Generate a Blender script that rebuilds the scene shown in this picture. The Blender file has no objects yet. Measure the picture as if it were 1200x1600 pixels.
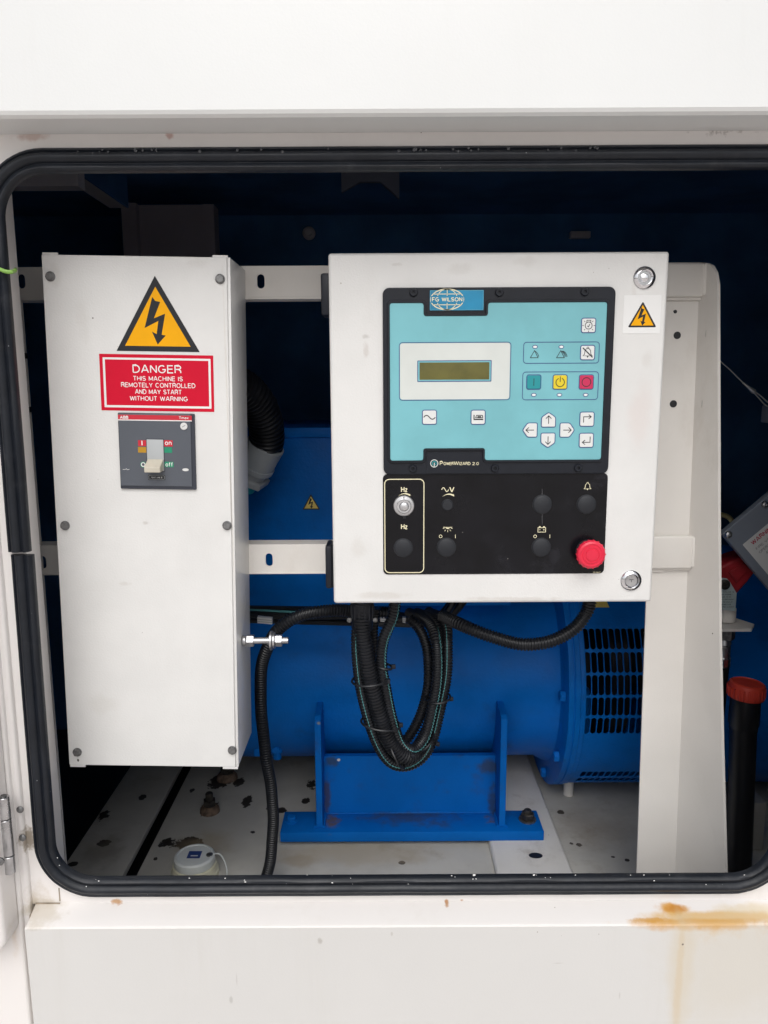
import bpy, bmesh, math, random
from mathutils import Matrix, Vector
random.seed(7)
SC = bpy.context.scene
COL = SC.collection
R = math.radians

# ------------------------------------------------------------------ camera, sky, sun, exposure
EYE = 1.55
PITCH, ROLL = R(9.3), R(0.3)
FPX = 1200.0                       # focal length in pixels of the 1200 x 1600 photograph
fwd = Vector((0, math.cos(PITCH), -math.sin(PITCH)))
up0 = Vector((0, math.sin(PITCH), math.cos(PITCH)))
rt0 = Vector((1, 0, 0))
UP = up0 * math.cos(ROLL) + rt0 * math.sin(ROLL)
RT = rt0 * math.cos(ROLL) - up0 * math.sin(ROLL)
cam = bpy.data.cameras.new('camera'); camo = bpy.data.objects.new('camera', cam); COL.objects.link(camo)
camo.matrix_world = Matrix(((RT.x, UP.x, -fwd.x, 0), (RT.y, UP.y, -fwd.y, 0), (RT.z, UP.z, -fwd.z, EYE), (0, 0, 0, 1)))
cam.sensor_fit = 'VERTICAL'; cam.sensor_height = 24; cam.lens = 24 * FPX / 1600
cam.clip_start = 0.02; cam.clip_end = 2000
SC.camera = camo

SUN_EL, SUN_AZ = R(47), R(182)      # azimuth clockwise from north (+Y)
W = bpy.data.worlds.new("World"); SC.world = W; W.use_nodes = True
wn, wl = W.node_tree.nodes, W.node_tree.links
sky = wn.new('ShaderNodeTexSky'); sky.sky_type = 'NISHITA'; sky.sun_disc = False
sky.sun_elevation = SUN_EL; sky.sun_rotation = SUN_AZ
sky.air_density = 1.0; sky.dust_density = 4.0; sky.ozone_density = 1.0
hs = wn.new('ShaderNodeHueSaturation'); hs.inputs['Saturation'].default_value = 0.22
bg = wn['Background']; bg.inputs[1].default_value = 0.108
wl.new(sky.outputs[0], hs.inputs['Color']); wl.new(hs.outputs[0], bg.inputs[0])
sl = bpy.data.lights.new('sun', 'SUN'); so = bpy.data.objects.new('sun', sl); COL.objects.link(so)
sl.energy = 0.8; sl.angle = R(52); sl.color = (1, .995, .985)
sd = Vector((math.sin(SUN_AZ) * math.cos(SUN_EL), math.cos(SUN_AZ) * math.cos(SUN_EL), math.sin(SUN_EL)))
so.rotation_euler = sd.to_track_quat('Z', 'Y').to_euler(); so.location = (0, -3, 6)
SC.view_settings.view_transform = 'Standard'; SC.view_settings.look = 'None'
SC.view_settings.gamma = 1; SC.view_settings.exposure = 0.32

# ------------------------------------------------------------------ measuring: a pixel of the photograph on a real plane
def ray(px, py):
    return fwd * FPX + RT * (px - 600) + UP * (800 - py)
def at(px, py, Y):
    d = ray(px, py); return d * (Y / d.y) + Vector((0, 0, EYE))
def atz(px, py, Z):
    d = ray(px, py); return d * ((Z - EYE) / d.z) + Vector((0, 0, EYE))
FLOOR = EYE - .88

# ------------------------------------------------------------------ materials
def nodes_of(m):
    m.use_nodes = True; return m.node_tree.nodes, m.node_tree.links
def mixc(n, l, a, b, fac, mode='MIX'):
    x = n.new('ShaderNodeMix'); x.data_type = 'RGBA'; x.blend_type = mode
    for s, v in ((x.inputs[0], fac), (x.inputs[6], a), (x.inputs[7], b)):
        if hasattr(v, 'is_linked'): l.new(v, s)
        elif isinstance(v, (tuple, list)): s.default_value = (*v[:3], 1)
        else: s.default_value = v
    return x.outputs[2]
def mathn(n, l, op, a, b=0.0, clamp=False):
    x = n.new('ShaderNodeMath'); x.operation = op; x.use_clamp = clamp
    for s, v in ((x.inputs[0], a), (x.inputs[1], b)):
        if hasattr(v, 'is_linked'): l.new(v, s)
        else: s.default_value = v
    return x.outputs[0]
def noise(n, l, vec, scale, detail=4, rough=.55, stretch=None):
    if stretch:
        mp = n.new('ShaderNodeMapping'); mp.inputs['Scale'].default_value = stretch
        l.new(vec, mp.inputs[0]); vec = mp.outputs[0]
    t = n.new('ShaderNodeTexNoise'); t.inputs['Scale'].default_value = scale
    t.inputs['Detail'].default_value = detail; t.inputs['Roughness'].default_value = rough
    l.new(vec, t.inputs['Vector']); return t.outputs[0]
def ramp(n, l, v, lo, hi, a=0.0, b=1.0):
    r = n.new('ShaderNodeMapRange'); r.interpolation_type = 'SMOOTHSTEP'
    l.new(v, r.inputs[0])
    for i, q in zip((1, 2, 3, 4), (lo, hi, a, b)): r.inputs[i].default_value = q
    return r.outputs[0]
MAT = {}
def mat(name, col, rough=.5, metal=0.0, var=.0, vscale=8, bump=0.0, bscale=300, dirt=None, specks=None, spots=(), coat=0.0, spec=.5, trans=0.0, rvar=.0):
    """dirt=(colour, amount, scale, stretch) smears; specks=(colour, scale, size) dots; spots=[(centre, radii, colour, strength, raggedness, scale)] stains with a place of their own (world)"""
    m = bpy.data.materials.new(name); n, l = nodes_of(m); b = n['Principled BSDF']
    tc = n.new('ShaderNodeTexCoord'); vec = tc.outputs['Object']
    c = (*col, 1)
    if var:
        f = noise(n, l, vec, vscale, 5)
        c = mixc(n, l, tuple(x * (1 - var) for x in col), tuple(min(1, x * (1 + var)) for x in col), ramp(n, l, f, .3, .7))
    if dirt:
        dc, amt, ds, st = dirt
        f = noise(n, l, vec, ds, 8, .68, st); f2 = noise(n, l, vec, ds * .27, 3)
        c = mixc(n, l, c, dc, mathn(n, l, 'MULTIPLY', ramp(n, l, f, .5, .78, 0, amt), ramp(n, l, f2, .38, .66)))
    if specks:
        for pc, ps, sz in (specks if isinstance(specks, list) else [specks]):
            v = n.new('ShaderNodeTexVoronoi'); v.inputs['Scale'].default_value = ps; l.new(vec, v.inputs['Vector'])
            keep = ramp(n, l, noise(n, l, vec, ps * .31, 2), .56, .6)
            c = mixc(n, l, c, pc, mathn(n, l, 'MULTIPLY', ramp(n, l, v.outputs['Distance'], sz, sz * .6), keep))
    if spots:
        g = n.new('ShaderNodeNewGeometry')
        for (ce, ra, sc_, st, rag, scl) in spots:
            a = n.new('ShaderNodeVectorMath'); a.operation = 'SUBTRACT'; l.new(g.outputs['Position'], a.inputs[0]); a.inputs[1].default_value = ce
            d = n.new('ShaderNodeVectorMath'); d.operation = 'DIVIDE'; l.new(a.outputs[0], d.inputs[0]); d.inputs[1].default_value = ra
            ln = n.new('ShaderNodeVectorMath'); ln.operation = 'LENGTH'; l.new(d.outputs[0], ln.inputs[0])
            nz = noise(n, l, g.outputs['Position'], scl, 5, .6)
            dist = mathn(n, l, 'ADD', ln.outputs['Value'], mathn(n, l, 'MULTIPLY', mathn(n, l, 'SUBTRACT', nz, .5), rag))
            soft = .12 if st >= .95 else (.6 if st >= .7 else .75)
            c = mixc(n, l, c, sc_, ramp(n, l, dist, 1.0, 1.0 - soft, 0, st))
    if hasattr(c, 'is_linked'): l.new(c, b.inputs['Base Color'])
    else: b.inputs['Base Color'].default_value = c
    b.inputs['Roughness'].default_value = rough; b.inputs['Metallic'].default_value = metal
    if rvar:
        l.new(ramp(n, l, noise(n, l, vec, 14, 6, .65), .3, .7, max(.03, rough - rvar), rough + rvar), b.inputs['Roughness'])
    b.inputs['Specular IOR Level'].default_value = spec
    b.inputs['Coat Weight'].default_value = coat; b.inputs['Coat Roughness'].default_value = .12
    if trans: b.inputs['Transmission Weight'].default_value = trans
    if bump:
        bp = n.new('ShaderNodeBump'); bp.inputs['Strength'].default_value = bump; bp.inputs['Distance'].default_value = .001
        l.new(noise(n, l, vec, bscale, 3), bp.inputs['Height']); l.new(bp.outputs[0], b.inputs['Normal'])
    MAT[name] = m; return m

RUSTX = at(1068, 1425, .88)
led = lambda x, y: tuple(at(x, y, .9 - .0315 * (y - 1410) / 36))
pan = lambda x, y: tuple(at(x, y, .868))
rust_spots = [
    (led(1050, 1423), (.024, .011, .05), (.62, .30, .035), .90, 1.2, 55),
    (led(1056, 1424), (.016, .009, .05), (.52, .20, .02), .76, 1.3, 80),
    (led(1120, 1436), (.13, .011, .05), (.64, .38, .09), .78, 1.0, 30),
    (led(1180, 1425), (.07, .012, .05), (.68, .54, .30), .5, 1.3, 36),
    (led(1095, 1443), (.115, .0065, .012), (.60, .31, .05), .86, 1.0, 45),
    (led(1015, 1440), (.03, .004, .012), (.58, .30, .06), .75, 1.6, 90),
    (pan(1063, 1505), (.0070, .03, .15), (.58, .42, .22), .40, 1.5, 26),
    (pan(1066, 1510), (.022, .03, .15), (.60, .50, .34), .36, 1.3, 16),
    (pan(1170, 1500), (.14, .03, .15), (.56, .49, .36), .30, 1.2, 9),
    (led(185, 1404), (.010, .03, .005), (.5, .24, .06), .8, 1.4, 140),
    (led(697, 1404), (.004, .03, .004), (.45, .20, .05), .85, 1.2, 200),
    (led(720, 1399), (.003, .03, .002), (.45, .20, .05), .7, 1.2, 200),
    (led(75, 1375), (.035, .05, .03), (.46, .36, .22), .5, 1.5, 60),
    (led(60, 1425), (.04, .05, .014), (.44, .37, .25), .45, 1.5, 60),
    (tuple(at(46, 1310, .9)), (.012, .05, .02), (.25, .19, .12), .75, 1.9, 150),
    (tuple(at(20, 1400, .89)), (.008, .05, .09), (.55, .36, .16), .45, 1.0, 50),
    (tuple(at(1160, 186, .86)), (.05, .05, .008), (.12, .09, .07), .8, 2.2, 120),
    (tuple(at(265, 212, .9)), (.006, .02, .005), (.42, .16, .12), .6, 1.4, 200),
    (tuple(at(50, 213, .9)), (.025, .02, .006), (.45, .26, .2), .5, 1.6, 90),
    (tuple(at(500, 1470, .868)), (.004, .03, .006), (.42, .40, .37), .75, .9, 150), (tuple(at(361, 1562, .87)), (.003, .03, .007), (.46, .45, .43), .72, .9, 150), (tuple(at(370, 1530, .87)), (.0012, .03, .012), (.48, .46, .44), .6, .8, 90), (tuple(at(612, 1459, .868)), (.002, .03, .004), (.48, .46, .43), .7, .9, 200), (tuple(at(872, 1504, .87)), (.010, .03, .0012), (.48, .46, .44), .6, .8, 120), (tuple(at(968, 1555, .87)), (.0015, .03, .007), (.48, .46, .44), .6, .9, 150), (tuple(at(1067, 1476, .868)), (.0018, .03, .0018), (.14, .11, .09), .9, .8, 200),
]
m_shell = mat('shell_paint', (.785, .755, .735), .32, var=.02, vscale=3, bump=.12, bscale=420, dirt=((.55, .49, .41), .2, 18, (1, 1, .08)), specks=[((.2, .16, .12), 42, .04)], spots=rust_spots, coat=.25, rvar=.015)
m_panel = mat('shell_paint_shaded', (.635, .627, .612), .32, var=.015, vscale=3, bump=.12, bscale=420, dirt=((.47, .44, .38), .16, 16, (1, 1, .06)), specks=[((.2, .16, .12), 42, .04)], spots=rust_spots, coat=.15, rvar=.015)  # shell paint made greyer: shade on the lower panel put into the colour
m_hood = mat('hood_paint', (.735, .745, .74), .36, var=.012, vscale=3, bump=.10, bscale=420, dirt=((.58, .55, .5), .22, 16, (1, 1, .06)), specks=[((.4, .38, .35), 26, .03)], coat=.1)
ca = lambda x, y, Y=.995: tuple(at(x, y, Y))
scuffs = [(ca(571, 526), (.007, .02, .004), (.46, .44, .41), .55, 1.4, 120), (ca(572, 548), (.005, .02, .014), (.52, .47, .43), .45, 1.5, 90), (ca(620, 413), (.008, .02, .003), (.5, .48, .45), .4, 1.6, 200), (ca(720, 421), (.02, .02, .010), (.58, .56, .53), .35, 1.5, 60),
    (ca(820, 408), (.02, .02, .008), (.58, .56, .53), .35, 1.5, 60), (ca(516, 700), (.0012, .02, .12), (.55, .46, .38), .6, 1.2, 30), (ca(600, 930), (.05, .02, .006), (.52, .48, .43), .35, 1.7, 60), (ca(800, 936), (.09, .02, .004), (.52, .48, .43), .4, 1.7, 60), (ca(1000, 650), (.022, .02, .06), (.66, .56, .53), .35, 1.3, 16),
    (ca(1010, 560), (.01, .02, .015), (.60, .57, .54), .35, 1.3, 60), (ca(560, 860), (.012, .02, .02), (.58, .55, .51), .3, 1.6, 60), (ca(990, 470), (.004, .02, .05), (.58, .54, .5), .3, 1.5, 40),
    (ca(228, 817, 1.), (.006, .02, .003), (.5, .47, .43), .5, 1.5, 150), (ca(195, 912, 1.), (.010, .02, .004), (.55, .52, .48), .4, 1.6, 120), (ca(130, 500, 1.), (.012, .02, .03), (.60, .58, .55), .3, 1.6, 50), (ca(310, 410, 1.), (.02, .02, .008), (.58, .56, .53), .3, 1.6, 60), (ca(85, 430, 1.), (.010, .02, .02), (.58, .55, .51), .3, 1.5, 60),
    (ca(358, 700, 1.), (.0018, .02, .3), (.58, .53, .47), .4, 1.4, 20), (ca(160, 1100, 1.), (.03, .02, .02), (.62, .6, .56), .3, 1.6, 40), (ca(122, 1188, 1.), (.0015, .01, .0022), (.06, .05, .04), .95, .8, 300), (ca(145, 497, 1.), (.0012, .01, .001), (.2, .18, .16), .95, .8, 300), (ca(385, 440, 1.05), (.006, .05, .03), (.5, .47, .43), .4, 1.6, 60)]
m_box = mat('box_paint', (.72, .715, .70), .34, coat=.15, var=.03, vscale=11, bump=.28, bscale=420, dirt=((.55, .52, .48), .22, 13, (1, 1, .6)), specks=[((.25, .22, .2), 60, .035), ((.45, .42, .38), 24, .03)], spots=scuffs, rvar=.02)
m_frame = mat('frame_paint', (.73, .70, .66), .45, var=.025, vscale=7, bump=.15, bscale=450, dirt=((.42, .35, .28), .35, 12, (1, 1, .5)), specks=[((.08, .06, .05), 34, .045)], rvar=.08)
m_rail = mat('rail_paint', (.70, .68, .64), .5, var=.05, vscale=9, bump=.2, bscale=300, dirt=((.30, .25, .19), .5, 16, None), specks=[((.05, .04, .03), 30, .05)], rvar=.1)
fl = lambda x, y: tuple(atz(x, y, FLOOR))
oil = (.012, .008, .006)
oil_spots = [(fl(a, b), (ra, rb, .05), oil, .97, rg, sc_) for a, b, ra, rb, rg, sc_ in [
    (294, 1319, .026, .022, 2.4, 75), (262, 1317, .016, .014, 2.6, 90), (386, 1252, .010, .026, 2.4, 100), (326, 1262, .018, .03, 2.2, 80), (345, 1220, .026, .035, 2.2, 80),
    (487, 1226, .011, .022, 2.4, 110), (478, 1251, .010, .012, 1.5, 120), (374, 1222, .012, .02, 1.6, 90), (162, 1274, .010, .02, 2.2, 100), (222, 1246, .008, .014, 1.5, 120), (162, 1317, .014, .012, 1.6, 90),
    (114, 1350, .010, .008, .7, 90), (440, 1266, .010, .012, 1.2, 120), (628, 1348, .007, .006, .7, 120), (905, 1317, .006, .006, 1.5, 200), (893, 1315, .004, .004, 1.5, 200), (980, 1341, .005, .005, .7, 200), (958, 1336, .004, .003, .7, 200),
    (243, 1342, .004, .006, 1, 200), (420, 1262, .006, .01, 1.2, 160), (876, 1266, .008, .008, 1.6, 150), (395, 1300, .005, .005, 1.5, 160), (300, 1235, .005, .01, 1.5, 160)]]
oil_spots += [(fl(318, 1322), (.07, .07, .05), (.34, .27, .17), .5, 1.4, 24), (fl(160, 1330), (.05, .08, .05), (.22, .19, .15), .45, 1.7, 30), (fl(560, 1335), (.2, .05, .05), (.42, .34, .22), .5, 1.4, 16), (fl(920, 1290), (.1, .1, .05), (.3, .25, .19), .45, 1.4, 20), (fl(470, 1345), (.05, .03, .05), (.36, .28, .18), .5, 1.4, 30)]
m_floor = mat('base_paint', (.50, .485, .44), .55, var=.10, vscale=9, bump=.2, bscale=300, dirt=((.22, .17, .12), .6, 14, None), specks=[((.05, .04, .03), 30, .05)], spots=oil_spots, rvar=.1)
m_blue = mat('machine_blue', (.001, .155, .58), .42, spec=.16, var=.13, vscale=7, bump=.55, bscale=190, dirt=((.02, .03, .05), .4, 18, None), specks=[((.16, .14, .12), 55, .03)], rvar=.08)
m_engine = mat('engine_blue_shaded', (.001, .035, .15), .5, spec=.15, var=.15, vscale=9, bump=.6, bscale=150, dirt=((.01, .012, .02), .6, 14, None))  # machine blue darkened: shade deep inside is put into the colour
bs = lambda x, y, Y: tuple(at(x, y, Y))
m_bluef = mat('foot_blue', (.001, .125, .48), .5, spec=.12, var=.08, vscale=8, bump=.25, bscale=260, dirt=((.05, .035, .03), .45, 22, None), specks=[((.3, .25, .2), 60, .04)], rvar=.08,
    spots=[(bs(519, 1288, 1.40), (.024, .035, .014), (.12, .085, .065), .88, 1.2, 70), (bs(765, 1280, 1.42), (.03, .05, .012), (.11, .08, .065), .86, 1.6, 60), (bs(512, 1240, 1.44), (.010, .03, .05), (.07, .05, .055), .72, 1.5, 60), (bs(765, 1196, 1.44), (.035, .03, .018), (.05, .05, .045), .7, 1.5, 50), (bs(520, 1190, 1.44), (.02, .03, .014), (.05, .06, .055), .7, 1.5, 60), (bs(768, 1250, 1.44), (.012, .03, .05), (.04, .045, .06), .7, 1.5, 60), (bs(529, 1187, 1.44), (.0035, .03, .003), (.7, .7, .68), .96, .9, 200), (bs(498, 1130, 1.376), (.004, .02, .004), (.3, .28, .25), .8, 1.2, 200), (bs(640, 1275, 1.42), (.12, .05, .006), (.05, .05, .055), .6, 2.0, 40)])
m_rubber = mat('seal_rubber', (.010, .0125, .018), .40, spec=.34, var=.15, vscale=30, bump=.3, bscale=160, dirt=((.10, .10, .11), .35, 26, None), specks=[((.30, .31, .33), 70, .05)], rvar=.1)
m_conduit = mat('conduit_plastic', (.008, .009, .012), .36, spec=.4, var=.25, vscale=40, dirt=((.05, .05, .055), .25, 60, None))
m_black = mat('black_plastic', (.010, .012, .018), .40, spec=.3, var=.12, vscale=50, bump=.25, bscale=900, specks=[((.3, .3, .3), 75, .03)])
m_overlay = mat('black_overlay', (.004, .004, .006), .22, spec=.3, var=.3, vscale=18, bump=.06, bscale=200, dirt=((.035, .035, .045), .5, 22, None), specks=[((.4, .38, .35), 60, .03)], rvar=.08)
m_plug = mat('plug_rubber', (.010, .012, .017), .55, bump=.2, bscale=900)
m_inside = mat('lining_foam', (.035, .12, .28), .85, var=.25, vscale=6, bump=.5, bscale=120)  # navy lift of lens haze is put into the foam colour
m_insteel = mat('inner_steel', (.46, .43, .44), .55, var=.1, vscale=6)
m_duct = mat('duct_paint', (.24, .21, .23), .6, var=.1, vscale=6)
m_darksteel = mat('dark_bracket', (.10, .11, .14), .6)
m_steel = mat('zinc_steel', (.55, .55, .56), .30, 1.0, var=.15, vscale=60, rvar=.12)
m_drop = mat('water_drop', (.03, .033, .04), .04, coat=.6)
m_chrome = mat('chrome', (.80, .80, .82), .10, 1.0)
m_dull = mat('dull_bolt', (.20, .20, .20), .5, .85, var=.3, vscale=120, bump=.4, bscale=500)
m_rustbolt = mat('rusty_bolt', (.125, .085, .06), .8, .1, var=.5, vscale=90, bump=.8, bscale=260)
m_oily = mat('oily_bolt', (.05, .045, .04), .45, .5, var=.5, vscale=90, bump=.6, bscale=260)
m_grey = mat('grey_gland', (.36, .385, .40), .5, var=.06, vscale=20, bump=.2, bscale=300)
m_greyplate = mat('grey_plate', (.20, .225, .27), .45, var=.05, vscale=12, bump=.15, bscale=400)
m_red = mat('sign_red', (.60, .003, .028), .42, spec=.2, var=.03, vscale=20)
m_white = mat('print_white', (.80, .80, .79), .45)
m_ink = mat('print_black', (.012, .013, .016), .45)
m_tri = mat('triangle_black', (.026, .028, .032), .5, spec=.2)
m_yellow = mat('sign_yellow', (.88, .41, .001), .45, spec=.2, var=.03, vscale=30)
m_yellow2 = mat('faded_yellow', (.92, .72, .18), .45, var=.05, vscale=60)
m_breaker = mat('breaker_grey', (.085, .095, .115), .42, var=.04, vscale=20, bump=.15, bscale=600)
m_brkdark = mat('breaker_edge', (.03, .035, .05), .45)
m_brkred = mat('breaker_red', (.55, .015, .035), .4)
m_brkyel = mat('breaker_amber', (.45, .24, .01), .4)
m_brkgrn = mat('breaker_green', (.01, .26, .14), .4)
m_brkslot = mat('lever_slot', (.42, .44, .45), .45)
m_lever = mat('lever_cream', (.55, .51, .42), .45, var=.05, vscale=60)
m_teal = mat('panel_teal', (.185, .475, .525), .34, spec=.45, var=.07, vscale=11, bump=.06, bscale=300, dirt=((.16, .40, .42), .4, 20, None), specks=[((.1, .14, .14), 62, .03)], rvar=.05)
m_badge = mat('badge_blue', (.008, .22, .40), .28, var=.25, vscale=12)
m_cream = mat('print_cream', (.80, .74, .50), .45)
m_navy = mat('print_navy', (.045, .09, .24), .4)
m_key = mat('key_white', (.72, .73, .72), .36, var=.03, vscale=60)
m_screenf = mat('window_white', (.66, .69, .66), .30, var=.03, vscale=20, specks=[((.2, .2, .2), 80, .04)])
m_lcd = mat('lcd_glass', (.125, .115, .025), .12, var=.3, vscale=14, coat=.6)
m_keyteal = mat('key_teal', (.012, .28, .31), .36)
m_keyyel = mat('key_yellow', (.74, .58, .02), .36)
m_keyred = mat('key_red', (.56, .02, .09), .36)
m_estop = mat('stop_red', (.72, .018, .055), .36, var=.04, vscale=40, bump=.1, bscale=500)
m_knob = mat('knob_aluminium', (.62, .62, .63), .32, .9, rvar=.1)
m_cap = mat('cap_white', (.60, .63, .62), .45, var=.04, vscale=40, dirt=((.35, .3, .22), .4, 40, None))
m_capbase = mat('cap_base', (.60, .58, .44), .5, var=.06, vscale=40)
m_capred = mat('cap_red', (.58, .05, .028), .45, var=.06, vscale=30, bump=.1)
m_tube = mat('filler_tube', (.012, .012, .014), .35)
m_brass = mat('brass_pipe', (.45, .40, .20), .35, .9)
m_valve = mat('valve_red', (.32, .013, .02), .5, var=.2, vscale=40, bump=.4, bscale=200)
m_tag = mat('tag_aluminium', (.44, .52, .53), .45, .2, var=.05, vscale=40)
m_label = mat('label_grey', (.68, .68, .67), .5)
m_greyink = mat('print_grey', (.16, .16, .17), .5)
m_redink = mat('print_red', (.42, .02, .06), .5)
m_wire = mat('earth_green', (.22, .42, .08), .4)
m_stripe = mat('stripe_teal', (.08, .28, .29), .5)
m_cable = mat('wire_steel', (.35, .36, .37), .45, .8)
m_ground = mat('concrete', (.62, .575, .545), .85, var=.15, vscale=2, bump=.4, bscale=60)  # unseen ground; tone brightened and warmed to bounce light under the hood
m_seam = mat('seam_sealant', (.30, .25, .19), .7, var=.2, vscale=60)

# ------------------------------------------------------------------ mesh builder
def rrect(x0, x1, z0, z1, r, n=5):
    out = []
    for cx, cz, a0 in ((x1 - r, z1 - r, 0), (x0 + r, z1 - r, 90), (x0 + r, z0 + r, 180), (x1 - r, z0 + r, 270)):
        for k in range(n + 1):
            a = R(a0 + 90 * k / n); out.append((cx + r * math.cos(a), cz + r * math.sin(a)))
    return out
def ell(cx, cz, rx, rz=None, n=24, a0=0, a1=360):
    rz = rx if rz is None else rz
    full = abs(a1 - a0) >= 360
    return [(cx + rx * math.cos(R(a0 + (a1 - a0) * k / (n if full else n - 1))), cz + rz * math.sin(R(a0 + (a1 - a0) * k / (n if full else n - 1)))) for k in range(n)]
def offset(poly, d):
    n = len(poly); A = sum(poly[i][0] * poly[(i + 1) % n][1] - poly[(i + 1) % n][0] * poly[i][1] for i in range(n))
    s = 1 if A > 0 else -1; out = []
    for i in range(n):
        p0, p1, p2 = Vector(poly[i - 1]), Vector(poly[i]), Vector(poly[(i + 1) % n])
        e1, e2 = (p1 - p0), (p2 - p1)
        if e1.length < 1e-9: e1 = e2
        if e2.length < 1e-9: e2 = e1
        e1, e2 = e1.normalized(), e2.normalized()
        n1, n2 = Vector((-e1.y, e1.x)) * s, Vector((-e2.y, e2.x)) * s
        b = n1 + n2
        b = b / max(.35, b.length_squared / 2) if b.length > 1e-6 else n1
        out.append(tuple(p1 + b * d))
    return out
def ac(cx, cy, rx, ry, a0, a1, n=7): return [(cx + rx * math.cos(R(a0 + (a1 - a0) * k / n)), cy + ry * math.sin(R(a0 + (a1 - a0) * k / n))) for k in range(n + 1)]
GLYPH = {     # plain sans lettering drawn as strokes: (advance, strokes)
    'A': (.74, [[(0, 0), (.33, 1), (.41, 1), (.74, 0)], [(.13, .33), (.61, .33)]]),
    'B': (.6, [[(0, 0), (0, 1), (.34, 1)] + ac(.34, .76, .24, .24, 90, -90) + [(0, .52)], [(.34, .52)] + ac(.36, .26, .25, .26, 90, -90) + [(0, 0)]]),
    'C': (.72, [ac(.37, .5, .37, .5, 48, 312, 14)]),
    'D': (.68, [[(0, 0), (0, 1), (.28, 1)] + ac(.28, .5, .4, .5, 90, -90, 10) + [(0, 0)]]),
    'E': (.56, [[(.56, 1), (0, 1), (0, 0), (.58, 0)], [(0, .52), (.52, .52)]]),
    'F': (.54, [[(.55, 1), (0, 1), (0, 0)], [(0, .5), (.48, .5)]]),
    'G': (.76, [ac(.38, .5, .38, .5, 48, 335, 14) + [(.74, .45), (.42, .45)]]),
    'H': (.62, [[(0, 0), (0, 1)], [(.62, 0), (.62, 1)], [(0, .52), (.62, .52)]]),
    'I': (.02, [[(.01, 0), (.01, 1)]]),
    'K': (.62, [[(0, 0), (0, 1)], [(.6, 1), (.02, .4)], [(.2, .58), (.64, 0)]]),
    'L': (.5, [[(0, 1), (0, 0), (.52, 0)]]),
    'M': (.76, [[(0, 0), (0, 1), (.38, .12), (.76, 1), (.76, 0)]]),
    'N': (.62, [[(0, 0), (0, 1), (.62, 0), (.62, 1)]]),
    'O': (.78, [ac(.39, .5, .39, .5, 0, 360, 18)]),
    'P': (.6, [[(0, 0), (0, 1), (.34, 1)] + ac(.34, .74, .26, .26, 90, -90) + [(0, .48)]]),
    'R': (.62, [[(0, 0), (0, 1), (.36, 1)] + ac(.36, .75, .25, .25, 90, -90) + [(0, .5)], [(.36, .5), (.6, .3), (.62, 0)]]),
    'S': (.62, [ac(.31, .75, .28, .25, 25, 270, 9) + ac(.31, .25, .30, .25, 90, -155, 9)]),
    'T': (.62, [[(0, 1), (.62, 1)], [(.31, 1), (.31, 0)]]),
    'U': (.64, [[(0, 1), (0, .3)] + ac(.32, .3, .32, .3, 180, 360, 9) + [(.64, 1)]]),
    'V': (.66, [[(0, 1), (.33, 0), (.66, 1)]]),
    'W': (.96, [[(0, 1), (.24, 0), (.48, .95), (.72, 0), (.96, 1)]]),
    'X': (.62, [[(0, 0), (.62, 1)], [(0, 1), (.62, 0)]]),
    'Y': (.64, [[(0, 1), (.32, .42), (.64, 1)], [(.32, .42), (.32, 0)]]),
    'Z': (.58, [[(.02, 1), (.58, 1), (0, 0), (.6, 0)]]),
    'a': (.46, [ac(.23, .46, .21, .22, 165, 0, 6) + [(.44, 0)], ac(.22, .2, .22, .2, 60, 310, 10)]),
    'f': (.30, [[(.32, .97)] + ac(.26, .8, .14, .17, 90, 180, 5) + [(.12, 0)], [(0, .66), (.3, .66)]]),
    'm': (.74, [[(0, 0), (0, .68)], [(0, .42)] + ac(.19, .46, .18, .22, 180, 0, 6) + [(.37, 0)], [(.37, .42)] + ac(.56, .46, .18, .22, 180, 0, 6) + [(.74, 0)]]),
    'n': (.44, [[(0, 0), (0, .68)], [(0, .42)] + ac(.22, .46, .22, .22, 180, 0, 6) + [(.44, 0)]]),
    'o': (.48, [ac(.24, .34, .24, .34, 0, 360, 14)]),
    'x': (.44, [[(0, 0), (.44, .68)], [(0, .68), (.44, 0)]]),
    'z': (.42, [[(.01, .68), (.42, .68), (0, 0), (.44, 0)]]),
    '0': (.52, [ac(.26, .5, .26, .5, 0, 360, 16)]), '1': (.24, [[(0, .8), (.2, 1), (.2, 0)]]),
    '2': (.54, [ac(.27, .73, .25, .27, 165, -20, 8) + [(0, 0), (.55, 0)]]),
    '3': (.54, [ac(.26, .75, .23, .25, 150, -90, 8) + ac(.26, .25, .27, .26, 90, -150, 8)]),
    '5': (.54, [[(.5, 1), (.08, 1), (.04, .5)] + ac(.26, .32, .27, .32, 130, -150, 9)]),
    '6': (.54, [ac(.28, .32, .26, .32, 0, 360, 12), [(.44, 1), (.06, .45)]]), '7': (.52, [[(0, 1), (.52, 1), (.18, 0)]]), '9': (.54, [ac(.26, .68, .26, .32, 0, 360, 12), [(.1, 0), (.48, .55)]]),
    '.': (.04, [[(.02, 0), (.02, .1)]]), '-': (.3, [[(0, .45), (.3, .45)]]), ' ': (.26, []),
}
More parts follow.
